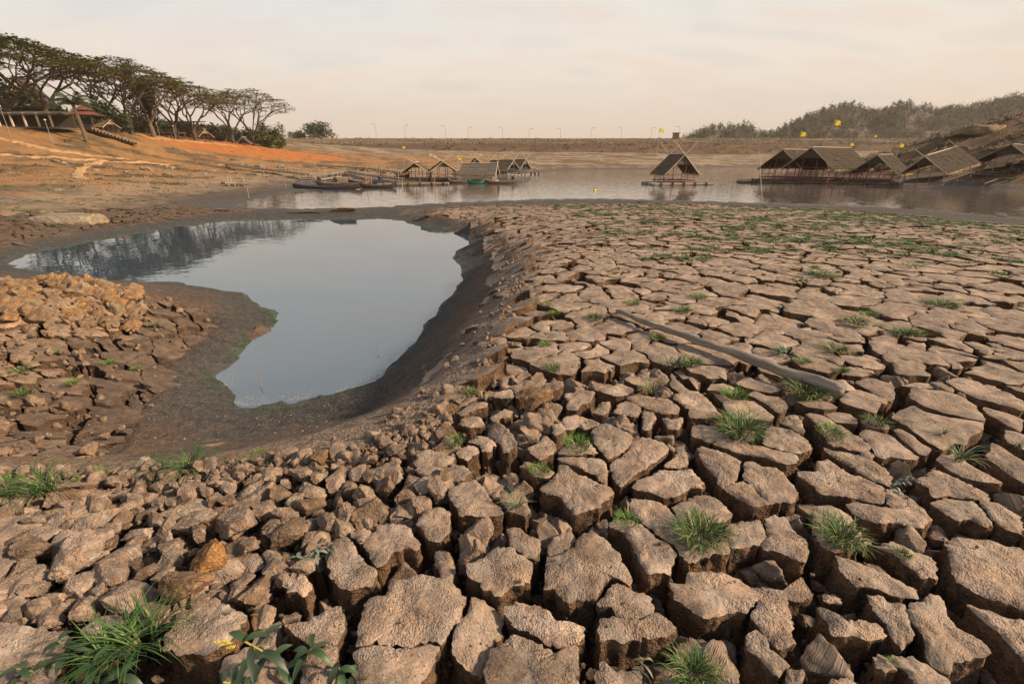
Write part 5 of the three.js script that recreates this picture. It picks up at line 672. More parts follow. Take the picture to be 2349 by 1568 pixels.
{ // dry clumps and stones over the left slope and along the dam
  const r = rng(83), g = [bushGeo(881, 0.5, 0.32, 0.5, 34, 0.08, [[0.3, 0.2, 0.09], [0.22, 0.15, 0.07], [0.16, 0.13, 0.05]], 0.2), bushGeo(882, 1.2, 1.0, 1.2, 50, 0.2, [[0.2, 0.14, 0.07], [0.13, 0.11, 0.05], [0.26, 0.18, 0.09]], 0.2)], M = [[], []], N = [], q = new THREE.Quaternion(), e = new THREE.Euler(), Y = V(0, 1, 0);
  for (let i = 0; i < 6500; i++) { const px = -40 + 1000 * r(), d = 30 + 100 * r() * r() + (px > 600 ? 45 * r() : 0), x = (px - PCX) / PF * d, z = -d, h = H(x, z); if (h < WL + 0.5 || fbm(x * 0.09 + 3, z * 0.13, 4) < 0.12 + 0.2 * r()) { if (h > WL + 0.35 && i % 4 === 0) { const s = 0.04 + 0.14 * r() * r(); N.push(new THREE.Matrix4().compose(V(x, h + s * 0.2, z), q.setFromEuler(e.set(r() * 6, r() * 6, r() * 6)).clone(), V(s * 1.3, s * 0.8, s))); } continue; } const s = 0.2 + 0.5 * r(); M[0].push(new THREE.Matrix4().compose(V(x, h - 0.04, z), q.setFromAxisAngle(Y, r() * 6).clone(), V(s * 1.4, s * 0.7, s * 1.4))); }
  for (let i = 0; i < 900; i++) { const p = damPt(600 + 1740 * r()), f = r() < 0.3 ? -0.5 + r() : 5 + 14 * r(), h = f < 2 ? -0.2 : -0.7 - (f - 2) * 0.385, s = 0.35 + 0.7 * r(); if (fbm(p[0] * 0.05, f * 0.2, 3) < -0.05) continue; M[1].push(new THREE.Matrix4().compose(V(p[0], p[1] + h - 0.15, p[2] + f), q.setFromAxisAngle(Y, r() * 6).clone(), V(s, f < 2 ? s * 0.6 : s, s))); }
  M.forEach((l, k) => { const im = new THREE.InstancedMesh(g[k], MAT.leaf, l.length); l.forEach((m, i) => im.setMatrixAt(i, m)); im.name = ['dry_grass', 'dam_scrub'][k]; im.castShadow = im.receiveShadow = true; scene.add(im); tag(im, ['dry brown grass clumps strewn over the left slope', 'dry scrub along the crest and foot of the dam'][k], null, null, 'stuff'); });
  const st = new THREE.InstancedMesh(clodGeo(620, 1, [0.4, 0.32, 0.24]), MAT.rock, N.length); N.forEach((m, i) => st.setMatrixAt(i, m)); st.name = 'scattered_stones'; st.castShadow = st.receiveShadow = true; scene.add(st); tag(st, 'small stones strewn over the left slope', null, null, 'stuff');
}
{ // dry brush over the right bank
  const r = rng(82), g = [bushGeo(871, 0.9, 0.7, 0.9, 60, 0.12, [[0.24, 0.16, 0.08], [0.19, 0.13, 0.07], [0.28, 0.2, 0.1]], 0.2), bushGeo(872, 0.8, 0.8, 0.8, 60, 0.12, PALT.olive, 0.2)], M = [[], []], q = new THREE.Quaternion(), Y = V(0, 1, 0);
  for (let i = 0; i < 2600; i++) { const x = 38 + 50 * r(), z = -26 - 75 * r(), h = H(x, z); if (h < -0.5 || fbm(x * 0.12, z * 0.12, 3) < -0.12) continue; const s = 0.3 + 0.7 * r(); M[r() < 0.75 ? 0 : 1].push(new THREE.Matrix4().compose(V(x, h - 0.05, z), q.setFromAxisAngle(Y, r() * 6).clone(), V(s * 1.2, s * 0.8, s * 1.2))); }
  M.forEach((l, k) => { const im = new THREE.InstancedMesh(g[k], MAT.leaf, l.length); l.forEach((m, i) => im.setMatrixAt(i, m)); im.name = numbered('dry_brush'); im.castShadow = im.receiveShadow = true; scene.add(im); tag(im, ['dry brown brush over the right bank', 'olive brush over the right bank'][k], null, null, 'stuff'); });
}
{ // the palm
  const p = atD(188, 291, 65), t = thing('palm_tree', 'leaning palm with drooping fronds among the left trees', 'palm', [p[0], H(p[0], p[2]) - 0.1, p[2]], 0, 'trees on the left bank'); t.scale.setScalar(0.86); const T0 = 0, T = new Tubes(), r = rng(91), hd = V(-0.35, 5.4, 0);
  T.seg([V(0, -0.2, 0), V(-0.05, 1.5, 0), V(-0.15, 3.2, 0), hd], 0.3, 0.2, 9); mesh('trunk', T.geo(), barkPale, t);
  for (let i = 0; i < 22; i++) { const az = i * 2.4, L = new Leaves(), len = 3 + r(), el = 1.25 - 1.2 * (i / 22), pts = []; for (let k = 0; k <= 10; k++) { const s = k / 10; pts.push(V(hd.x + Math.cos(az) * len * s * Math.cos(el) , hd.y + len * s * Math.sin(el) - 1.9 * s * s, hd.z + Math.sin(az) * len * s * Math.cos(el))); } for (let k = 1; k <= 40; k++) { const s = k / 41 * 10, a = Math.floor(s), q = pts[a].clone().lerp(pts[a + 1], s - a); for (const e of [-1, 1]) { const c = PALT.dark[Math.floor(r() * 3)], o2 = V(-Math.sin(az) * e * 0.55, -0.35, Math.cos(az) * e * 0.55).addScaledVector(V(Math.cos(az), 0, Math.sin(az)), 0.25); L.strip([q, q.clone().addScaledVector(o2, 0.6), q.clone().add(o2)], 0.035, V(Math.cos(az), 0.2, Math.sin(az)), c); } } L.strip(pts, 0.03, V(-Math.sin(az), 0, Math.cos(az)), [0.12, 0.13, 0.04]); mesh('frond', L.geo(), MAT.leaf, t); }
}
// ---------------------------------------------------------------- where a line of sight meets the land or water
function gpt(px, py, water = true) { const [x, y, z] = ray(px, py); let t = 3; for (let i = 0; i < 2400; i++) { const h = water ? Math.max(WL, rbf(x * t, z * t)) : rbf(x * t, z * t); if (EYE + y * t <= h) break; t *= 1.0025; } return [x * t, EYE + y * t, z * t]; }
const Z1 = (x, y) => [x * 0.2969, 73.4 + y * 0.2969], Z2 = (x, y) => [513.9 + x * 0.3125, 238.6 + y * 0.3125], Z3p = (x, y) => [1376.4 + x * 0.4141, 201.9 + y * 0.4141];
const W_ = { thatch: S({ color: rgb(0.25, 0.175, 0.11), map: rep(strawMap, 0.9, 0.9), bumpMap: rep(strawBump, 0.9, 0.9), bumpScale: 0.05 }), thatchOldShaded: S({ color: rgb(0.13, 0.088, 0.055), map: rep(strawMap, 0.9, 0.9), bumpMap: rep(strawBump, 0.9, 0.9), bumpScale: 0.05 }), fringe: S({ color: rgb(0.46, 0.30, 0.14) }), bamboo: S({ color: rgb(0.40, 0.30, 0.18), roughness: 0.7 }), bambooGrey: S({ color: rgb(0.22, 0.18, 0.14), roughness: 0.8 }), red: S({ color: rgb(0.26, 0.075, 0.06), roughness: 0.7 }), pink: S({ color: rgb(0.45, 0.20, 0.15), roughness: 0.7 }), blue: S({ color: rgb(0.10, 0.17, 0.20), roughness: 0.6 }), wood: S({ color: rgb(0.20, 0.14, 0.09), map: rep(strawMap, 1, 1) }), darkWood: S({ color: rgb(0.08, 0.06, 0.045) }), board: S({ color: rgb(0.46, 0.38, 0.30) }), pale: S({ color: rgb(0.55, 0.44, 0.30) }), black: S({ color: rgb(0.02, 0.02, 0.02), roughness: 0.5 }), yellow: S({ color: rgb(0.88, 0.62, 0.02), roughness: 0.8 }), white: S({ color: rgb(0.7, 0.68, 0.62) }), concrete: S({ color: rgb(0.34, 0.24, 0.16), map: rep(soilMap, 0.5) }), redRoof: S({ color: rgb(0.16, 0.05, 0.035) }), steel: S({ color: rgb(0.30, 0.29, 0.28), roughness: 0.5, metalness: 0.3 }), green: S({ color: rgb(0.02, 0.14, 0.08), roughness: 0.5 }), navy: S({ color: rgb(0.03, 0.05, 0.10), roughness: 0.5 }), hullDark: S({ color: rgb(0.045, 0.04, 0.035), roughness: 0.6 }), orange: S({ color: rgb(0.30, 0.10, 0.05), roughness: 0.6 }) };  // the darker thatch has shade put into its colour for the right-hand huts
function slope(W, Lz, ey, ry, side, seed, rows = 8) { // thatch laid in overlapping courses
  const r = rng(seed), g = [], run = Math.hypot(W / 2, ry - ey), an = Math.atan2(ry - ey, W / 2), cols = Math.max(3, Math.round(Lz / 0.9));
  for (let k = 0; k < rows; k++) for (let c = 0; c < cols; c++) { const b = new THREE.BoxGeometry(run / rows * 1.28, 0.055, Lz / cols * 1.02, 1, 1, 1); const p = b.attributes.position, u = b.attributes.uv, o = r(); for (let i = 0; i < p.count; i++) { u.setXY(i, p.getZ(i) + o + c, p.getX(i) * 1.2 + k); p.setY(i, p.getY(i) + (r() - 0.5) * 0.035); } b.rotateZ(-an * 1.0 + 0.05 + (r() - 0.5) * 0.05); const s = (k + 0.55) / rows; b.translate(W / 2 * s, ry - (ry - ey) * s + 0.02 + 0.02 * r(), -Lz * (c + 0.5) / cols + (r() - 0.5) * 0.03); g.push(b); }
  const m = merge(g); if (side < 0) m.scale(-1, 1, 1); m.computeVertexNormals(); return m;
}
function fringeGeo(W, Lz, ey, side, seed, len = 0.22) { const r = rng(seed), L = new Leaves(), n = Math.round(Lz * 46); for (let i = 0; i < n; i++) { const z = -Lz * r(), l = len * (0.5 + 0.8 * r()), x = side * (W / 2 + (r() - 0.3) * 0.08), c = [0.9 + 0.3 * r(), 0.9 + 0.2 * r(), 0.9]; L.strip([V(x, ey + 0.03, z), V(x + side * 0.05, ey - l * 0.5, z + (r() - 0.5) * 0.05), V(x + side * 0.06, ey - l, z + (r() - 0.5) * 0.1)], 0.016, V(0, 0, 1), c); } return L.geo(); }
function hut(name, label, group, px, py, turn, o) {
  const p = o.at || (o.land ? gpt(px, py) : atH(px, py, WL)), t = thing(name, label, 'hut', [p[0], o.land ? p[1] : WL, p[2]], turn, group); if (o.roll) t.rotation.set(o.pitch || 0, turn, o.roll, 'YXZ');
  const { W, Lz, fl, ey, ry, post = W_.red, th = W_.thatch } = o, sd = px | 0, r = rng(sd + 3), iw = W * 0.40;
  for (const s of [-1, 1]) { mesh('roof_slope', slope(W, Lz, ey, ry, s, sd + s), th, t); mesh('straw_fringe', fringeGeo(W, Lz, ey, s, sd + 9 + s), W_.fringe2, t);
    const ext = o.horn ?? 0.75, k = ext / (ry - ey); for (const z of [0.04, -Lz - 0.04]) mesh('bargeboard', bar([s * W / 2, ey - 0.02, z], [-s * W / 2 * k, ry + 0.06 + ext, z - 0.02 * s], 0.045, 0.03, 5), o.barge || W_.board, t); }
  mesh('ridge_pole', bar([0, ry + 0.09, 0.05], [0, ry + 0.09, -Lz - 0.05], 0.045, 0.045, 6), o.barge || W_.board, t);
  for (const z of [-0.12, -Lz + 0.12]) { const h = (ry - ey) * 0.48, w = W / 2 * 0.48, sh = new THREE.Shape([new THREE.Vector2(0, ry - 0.02), new THREE.Vector2(-w, ry - h), new THREE.Vector2(w, ry - h)]), g = new THREE.ExtrudeGeometry(sh, { depth: 0.04, bevelEnabled: false }); g.translate(0, 0, z); mesh('gable_panel', g, th, t); }
  const np = o.np || 3; for (let i = 0; i < np; i++) for (const s of [-1, 1]) { const z = -0.3 - (Lz - 0.6) * i / (np - 1), roofAt = ry - (ry - ey) * (iw / (W / 2)); mesh('post', bar([s * iw, 0.1, z], [s * iw, roofAt, z], 0.038, 0.034, 6), post, t); if (i === 0 || i === np - 1) mesh('post', bar([s * iw * 0.33, 0.1, z], [s * iw * 0.33, ry - (ry - ey) * 0.36, z], 0.034, 0.03, 6), post, t); }
  if (fl !== undefined) {
    const rl = [[[-iw, fl + 0.42, -0.3], [-iw, fl + 0.42, -Lz + 0.3]], [[iw, fl + 0.42, -0.3], [iw, fl + 0.42, -Lz + 0.3]], [[-iw, fl + 0.42, -Lz + 0.3], [iw, fl + 0.42, -Lz + 0.3]], [[-iw, fl + 0.22, -0.3], [-iw, fl + 0.22, -Lz + 0.3]], [[iw, fl + 0.22, -0.3], [iw, fl + 0.22, -Lz + 0.3]], [[-iw, ey + 0.1, -0.3], [iw, ey + 0.1, -0.3]]]; for (const [a, b] of rl) mesh('rail', bar(a, b, 0.022, 0.022, 5), post, t);
    const nb = 9; for (let i = 0; i < nb; i++) mesh('floor_board', box((2 * iw + 0.3) / nb * 0.94, 0.045, Lz - 0.2, -iw - 0.15 + (2 * iw + 0.3) * (i + 0.5) / nb, fl, -Lz / 2), W_.wood, t);
    for (const [by, bz] of [[fl - 0.06, -0.15], [fl - 0.06, -Lz + 0.15], [fl - 0.24, -0.05]]) mesh('floor_beam', box(2 * iw + 0.35, 0.065, 0.065, 0, by, bz), post, t);
    for (let i = 0; i < 8; i++) mesh('joist', bar([-iw + 2 * iw * i / 7, fl - 0.22, -0.05], [-iw + 2 * iw * i / 7, fl - 0.04, -0.05], 0.02, 0.02, 4), post, t);
  }
  if (o.raft) { const [x0, x1, z0, z1] = o.raft; let i = 0; for (let z = z0; z <= z1 + 1e-6; z += 0.3) { const j = r(); mesh('raft_log', bar([x0 - 0.3 * j, 0.05 + 0.03 * r(), z], [x1 + 0.4 * r(), 0.05 + 0.03 * r(), z + 0.1 * (r() - 0.5)], 0.15, 0.12, 8), i++ % 3 ? W_.bambooGrey : W_.bamboo, t); } for (let k = 0; k < 5; k++) mesh('lashing', box(0.07, 0.36, z1 - z0 + 0.36, lerp(x0, x1, (k + 0.5) / 5), 0.05, (z0 + z1) / 2), W_.darkWood, t); }
  if (o.extra) o.extra(t, r); return t;
}
W_.fringe2 = S({ color: rgb(0.42, 0.29, 0.16), vertexColors: true });
hut('floating_hut', 'lone thatched hut on a bamboo raft afloat in the lake', null, 1562, 424, 0.16, { W: 3.7, Lz: 3.1, fl: 0.42, ey: 0.95, ry: 2.75, post: W_.pink, horn: 1.15, th: W_.thatch, raft: [-2.9, 3.0, -2.6, 0.5], extra: (t) => { mesh('hanging_box', box(0.28, 0.26, 0.2, -0.35, 0.95, -2.6), W_.darkWood, t); } });
const RG = 'huts on the long bamboo raft';
hut('raft_hut', 'leftmost hut on the long raft, half behind the big one', RG, 1782, 417, -1.0, { W: 5, Lz: 6, fl: 0.5, ey: 1.35, ry: 3.25, np: 5, th: W_.thatchOldShaded, horn: 0.9, barge: W_.bamboo });
hut('raft_hut', 'biggest thatched hut in the middle of the long raft', RG, 1844, 421, -1.02, { W: 5.2, Lz: 8, fl: 0.5, ey: 1.45, ry: 3.4, np: 6, th: W_.thatchOldShaded, horn: 0.8, barge: W_.bamboo });
hut('raft_hut', 'low hut at the right end of the long raft', RG, 1995, 423, -0.95, { W: 4.1, Lz: 4.2, fl: 0.45, ey: 1.05, ry: 2.7, np: 3, th: W_.thatchOldShaded, horn: 1.2, barge: W_.bamboo });
{ // the long raft itself
  const a = atH(1705, 419, WL), b = atH(2062, 425, WL), t = thing('bamboo_raft', 'long raft of bamboo bundles under the three huts', 'raft', [a[0], WL, a[2]], -Math.atan2(b[2] - a[2], b[0] - a[0])), L = Math.hypot(b[0] - a[0], b[2] - a[2]), r = rng(5);
  for (let i = 0; i < 9; i++) mesh('bamboo_log', bar([-0.6 * r(), 0.06 + 0.04 * r(), 0.1 - i * 0.4], [L + 0.5 * r(), 0.06 + 0.04 * r(), 0.1 - i * 0.4], 0.17, 0.15, 8), i % 2 ? W_.bambooGrey : W_.wood, t);
  for (let k = 0; k < 7; k++) mesh('float_bundle', merge([0, 1, 2, 3].map((q) => bar([0.9 + k * (L - 1.5) / 6 + (q - 1.5) * 0.2, 0.06 + (q % 2) * 0.13, 0.75], [0.9 + k * (L - 1.5) / 6 + (q - 1.5) * 0.2, 0.06 + (q % 2) * 0.13, -3.4], 0.11, 0.11, 7))), W_.darkWood, t);
  for (let k = 0; k < 2; k++) mesh('handrail', bar([1.5, 0.62 + k * 0.3, -0.3], [L, 0.62 + k * 0.3, -0.3], 0.02, 0.02, 5), W_.red, t); for (let k = 0; k < 22; k++) mesh('baluster', bar([1.5 + k * (L - 1.6) / 21, 0.2, -0.3], [1.5 + k * (L - 1.6) / 21, 0.95, -0.3], 0.02, 0.02, 5), W_.red, t);
  mesh('deck', box(L - 1, 0.05, 3.2, L / 2 + 0.5, 0.34, -1.9), W_.wood, t);
}
hut('stranded_hut', 'tilted thatched hut with a pale ridge stranded on the right bank', 'stranded huts', 2110, 432, -1.12, { land: true, W: 3.6, Lz: 5, fl: 0.5, ey: 1.2, ry: 2.6, th: W_.thatchOldShaded, np: 3, roll: 0.06, pitch: 0.16, horn: 0.6, post: W_.bambooGrey, barge: W_.pale });
hut('stranded_hut', 'dark hut on the bank cut by the right edge of the picture', 'stranded huts', 2290, 405, -0.95, { land: true, W: 4.6, Lz: 5.5, fl: 0.4, ey: 1.15, ry: 2.75, th: W_.thatchOldShaded, np: 3, roll: -0.03, horn: 0.5, post: W_.bambooGrey, barge: W_.bambooGrey });
{ // broken bamboo under the stranded huts
  const r = rng(99); for (let i = 0; i < 26; i++) { const px = 2070 + 290 * r(), py = 418 + 30 * r(), p = gpt(px, py, false); if (H(p[0], p[2]) < WL + 0.03) continue; const a = 0.5 + (r() - 0.5) * 0.7, l = 0.6 + 1.5 * r(), y = H(p[0], p[2]) + 0.12 + 0.25 * r(); top('broken_bamboo', bar([p[0] - l * Math.cos(a), y - 0.1, p[2] + l * Math.sin(a) * 0.6], [p[0] + l * Math.cos(a), y + 0.35, p[2] - l * Math.sin(a) * 0.6], 0.035, 0.03, 6), i % 3 ? W_.bambooGrey : W_.wood, (i % 3 ? 'grey ' : 'tan ') + (l > 1.4 ? 'long' : 'short') + ' broken bamboo pole ' + (px < 2160 ? 'beside the low raft hut' : px < 2260 ? 'under the tilted stranded hut' : 'under the dark hut at the edge'), 'pole', 'broken bamboo under the stranded huts'); }
  const g = clodGeo(931, 9, [0.44, 0.31, 0.17], 0.9), q = gpt(2240, 300), m = top('straw_mound', g, S({ color: rgb(1, 1, 1), vertexColors: true, map: rep(strawMap, 9, 9), bumpMap: rep(strawBump, 9, 9), bumpScale: 0.05 }), 'pale mound of dry straw on the right bank behind the huts', 'mound'); m.position.set(q[0], H(q[0], q[2]) - 0.3, q[2]); m.scale.set(3.6, 1.5, 2.6);
}
const CG = 'huts moored on the far left shore';
hut('shore_hut', 'open gabled hut with red posts, left of the moored pair', CG, 953, 417, 0.05, { W: 3.1, Lz: 3.4, fl: 0.3, ey: 0.95, ry: 1.95, horn: 0.6, barge: W_.pale });
hut('shore_hut', 'open gabled hut with red posts, right of the moored pair', CG, 1019, 417, 0.22, { W: 3.3, Lz: 3.4, fl: 0.3, ey: 0.98, ry: 2.05, horn: 0.7, barge: W_.pale });
hut('shore_hut', 'hut seen from the side with a broad weathered thatch roof', CG, 1141, 418, 1.45, { W: 3.2, Lz: 3.9, fl: 0.22, ey: 0.75, ry: 1.85, horn: 0.25, th: S({ color: rgb(0.27, 0.22, 0.18), map: rep(strawMap, 0.9), bumpMap: rep(strawBump, 0.9), bumpScale: 0.06 }), post: W_.pale });
hut('shore_hut', 'small blue-posted hut at the far end, nearer of two', CG, 1178, 402, 0.9, { W: 2.9, Lz: 4.4, fl: 0.35, ey: 0.85, ry: 2.05, post: W_.blue, horn: 0.7, raft: [-2, 2.4, -4.2, 0.6] });
hut('shore_hut', 'small blue-posted hut at the far end, farther of two', CG, 1206, 400, 0.9, { W: 2.9, Lz: 4.8, fl: 0.35, ey: 0.85, ry: 2.15, post: W_.blue, horn: 0.8, raft: [-2, 3.2, -4.4, 0.6] });
hut('shore_hut', 'hut mostly hidden behind the broad thatch roof', CG, 1095, 408, 0.2, { W: 3, Lz: 3, fl: 0.3, ey: 0.9, ry: 2.3, horn: 0.6 });
// ---------------------------------------------------------------- boats
function boat(label, x0, x1, y, hull, deck, engine, group, land, w = 0.42) {
  const a = land ? gpt(x0, y) : atH(x0, y, WL), b = land ? gpt(x1, y) : atH(x1, y, WL), L = Math.hypot(b[0] - a[0], b[2] - a[2]), by = land ? Math.max(WL, H(a[0], a[2])) : WL, t = thing('longtail_boat', label, 'boat', [a[0], by, a[2]], -Math.atan2(b[2] - a[2], b[0] - a[0]), group), n = 20, m = 8, pos = [], idx = [];
  for (let i = 0; i <= n; i++) { const s = i / n, bw = w * Math.pow(Math.sin(Math.PI * clamp(0.06 + 0.9 * s, 0, 1)), 0.55), sheer = 0.20 + 0.28 * Math.pow(Math.abs(2 * s - 1), 3), keel = -0.10 + 0.22 * Math.pow(Math.abs(2 * s - 1), 4); for (let k = 0; k <= m; k++) { const an = Math.PI * k / m; pos.push(s * L, lerp(sheer, keel, Math.sin(an) ** 0.7), Math.cos(an) * bw); } }
  for (let i = 0; i < n; i++) for (let k = 0; k < m; k++) { const q = i * (m + 1) + k; idx.push(q, q + 1, q + m + 1, q + 1, q + m + 2, q + m + 1); } const g = new THREE.BufferGeometry(); g.setAttribute('position', new THREE.Float32BufferAttribute(pos, 3)); g.setIndex(idx); g.computeVertexNormals(); mesh('hull', g, hull, t);
  for (const s of [-1, 1]) { const pts = []; for (let i = 0; i <= n; i++) { const q = (i * (m + 1) + (s > 0 ? 0 : m)) * 3; pts.push(V(pos[q], pos[q + 1] + 0.01, pos[q + 2])); } mesh('gunwale', new THREE.TubeGeometry(new THREE.CatmullRomCurve3(pts), 24, 0.028, 5), deck, t); }
  for (const s of [0.25, 0.45, 0.65]) mesh('thwart', box(0.14, 0.03, w * 1.7, s * L, 0.17, 0), deck, t);
  if (engine) { const e = new THREE.Group(); e.name = 'engine'; e.position.set(engine > 0 ? L * 0.9 : L * 0.1, 0.4, 0); t.add(e); mesh('engine_block', merge([box(0.3, 0.26, 0.28, 0, 0.06, 0), new THREE.SphereGeometry(0.17, 10, 8).translate(0, 0.2, 0)]), W_.black, e); mesh('propeller_shaft', bar([0, 0.05, 0], [engine * 2.2, -0.15, 0.1], 0.03, 0.02, 6), W_.steel, e); }
  return t;
}
const BG = 'boats along the far left shore';
boat('long black boat nearest the wet mud, bow to the left', 674, 828, 434, W_.hullDark, W_.navy, 0, BG); boat('shorter black boat touching the long one end to end', 826, 908, 431, W_.hullDark, W_.wood, 0, BG); boat('orange-sided boat with engine behind the black boat', 762, 848, 425, W_.orange, W_.wood, -1, BG, true); boat('pale boat with covered engine drawn up on the mud', 726, 800, 425, W_.wood, W_.bambooGrey, -1, BG, true); boat('blue boat behind the orange one', 800, 880, 422, W_.navy, W_.navy, 1, BG, true); boat('small green boat below the broad thatch roof', 1072, 1113, 421, W_.green, W_.green, 0, BG, false, 0.55); boat('dark boat left of the green one', 1028, 1074, 420, W_.wood, W_.bambooGrey, 0, BG); boat('long brown boat with engine and tail poles right of the green one', 1112, 1184, 421, W_.wood, W_.bambooGrey, 1, BG); boat('red-edged canoe beside the gabled huts', 872, 940, 409, W_.red, W_.orange, 0, BG, true);
{ const a = atH(862, 427, WL), b = atH(1036, 424, WL), t = thing('bamboo_pontoon', 'long pale bamboo pontoon in front of the gabled huts', 'pontoon', [a[0], WL, a[2]], -Math.atan2(b[2] - a[2], b[0] - a[0])), L = Math.hypot(b[0] - a[0], b[2] - a[2]), r = rng(8); for (let i = 0; i < 6; i++) mesh('bamboo_log', bar([0.5 * r(), 0.07, -i * 0.26], [L - 0.6 * r(), 0.09, -i * 0.26], 0.13, 0.11, 7), i % 2 ? W_.bamboo : W_.wood, t); for (let k = 0; k < 6; k++) mesh('lashing', box(0.06, 0.3, 1.7, 0.8 + k * L / 6.4, 0.09, -0.65), W_.wood, t); }
// ---------------------------------------------------------------- gangways, poles, boulders
function gangway(label, pts, lift, wid) { const P = pts.map(([x, y]) => { const p = gpt(x, y); return V(p[0], Math.max(WL, rbf(p[0], p[2])) + lift, p[2]); }), t = thing('bamboo_gangway', label, 'gangway', [P[0].x, P[0].y - lift, P[0].z], 0, 'bamboo gangways'), o = P[0].clone().setY(P[0].y - lift), r = rng(pts.length * 7 + pts[0][0]); for (let i = 0; i < P.length - 1; i++) { const a = P[i].clone().sub(o), b = P[i + 1].clone().sub(o), d = b.clone().sub(a), s = V(-d.z, 0, d.x).normalize(); for (let k = 0; k < 4; k++) { const e = s.clone().multiplyScalar((k - 1.5) * wid / 3); mesh('deck_pole', bar(a.clone().add(e).addScaledVector(d, -0.04).toArray(), b.clone().add(e).addScaledVector(d, 0.04).toArray(), 0.085, 0.075, 6), k % 2 ? W_.bambooGrey : W_.wood, t); } const n = Math.max(2, Math.round(d.length() / 1.6)); for (let k = 0; k < n; k++) { const c = a.clone().lerp(b, (k + 0.5) / n); for (const q of [-1, 1]) { const e = c.clone().addScaledVector(s, q * wid * 0.5); mesh('prop', bar([e.x, e.y - lift - 0.3, e.z], [e.x + 0.05 * r(), e.y + (r() < 0.3 ? 0.5 : 0), e.z], 0.04, 0.035, 5), W_.bamboo, t); } } } }
const zz = (l) => l.map(([x, y]) => Z2(x, y));
gangway('long sagging bamboo gangway leading down from the boulders', zz([[40, 470], [250, 500], [400, 520], [620, 550], [760, 545], [880, 520]]), 0.45, 0.7); gangway('bamboo gangway sloping from the rise to the gabled huts', zz([[900, 520], [1030, 545], [1150, 560], [1300, 575]]), 0.4, 0.8); gangway('upper bamboo gangway running behind the moored huts', zz([[700, 460], [850, 472], [1000, 482], [1150, 500], [1310, 525]]), 0.3, 0.7); gangway('lower broken gangway on the mud below the long one', zz([[560, 570], [700, 575], [840, 550]]), 0.25, 0.5); gangway('low stack of old bamboo at the left of the shore', zz([[0, 605], [90, 604], [175, 608]]), 0.25, 0.5);
{ let i = 0; for (const [x, y0, y1] of [[560, 430, 560], [430, 428, 545], [1045, 445, 600], [1165, 452, 540], [1190, 455, 545], [1275, 458, 550], [1440, 520, 582], [1310, 540, 622], [785, 505, 560], [930, 515, 575], [640, 525, 575], [300, 485, 535], [183, 585, 690], [500, 540, 590], [455, 550, 620], [1085, 540, 590], [1320, 310, 405], [925, 345, 420], [1545, 470, 605], [745, 460, 510], [880, 450, 500], [600, 490, 560], [1075, 510, 590], [1230, 470, 560]]) { const [px, py] = Z2(x, y1), [, qy] = Z2(x, y0), p = gpt(px, py), dep = -p[2] * cp + (EYE - p[1]) * sp, h = (py - qy) / PF * dep * 0.86, tilt = ((i++ * 37 % 11) - 5) * 0.016; const m = top('bamboo_pole', bar([0, -0.3, 0], [tilt * h, h, 0.02], 0.035, 0.022, 6), i % 4 ? W_.bambooGrey : W_.bamboo, (h > 2 ? 'tall' : h > 1.2 ? 'middling' : 'short') + ' bamboo stake ' + (px < 640 ? 'at the lake inlet by the boulders' : px < 740 ? 'beside the long sagging gangway' : px < 860 ? 'behind the black boats' : px < 940 ? 'left of the gabled huts' : 'among the gabled huts'), 'pole', 'bamboo stakes on the left shore'); m.position.set(p[0], p[1], p[2]); } 
  const a = atH(1753, 466, WL), m = top('bamboo_pole', bar([0, -0.4, 0], [-0.75, 2.9, -0.3], 0.03, 0.018, 6), W_.bamboo, 'thin leaning yellow pole standing in the water left of the raft huts', 'pole'); m.position.set(...a); }
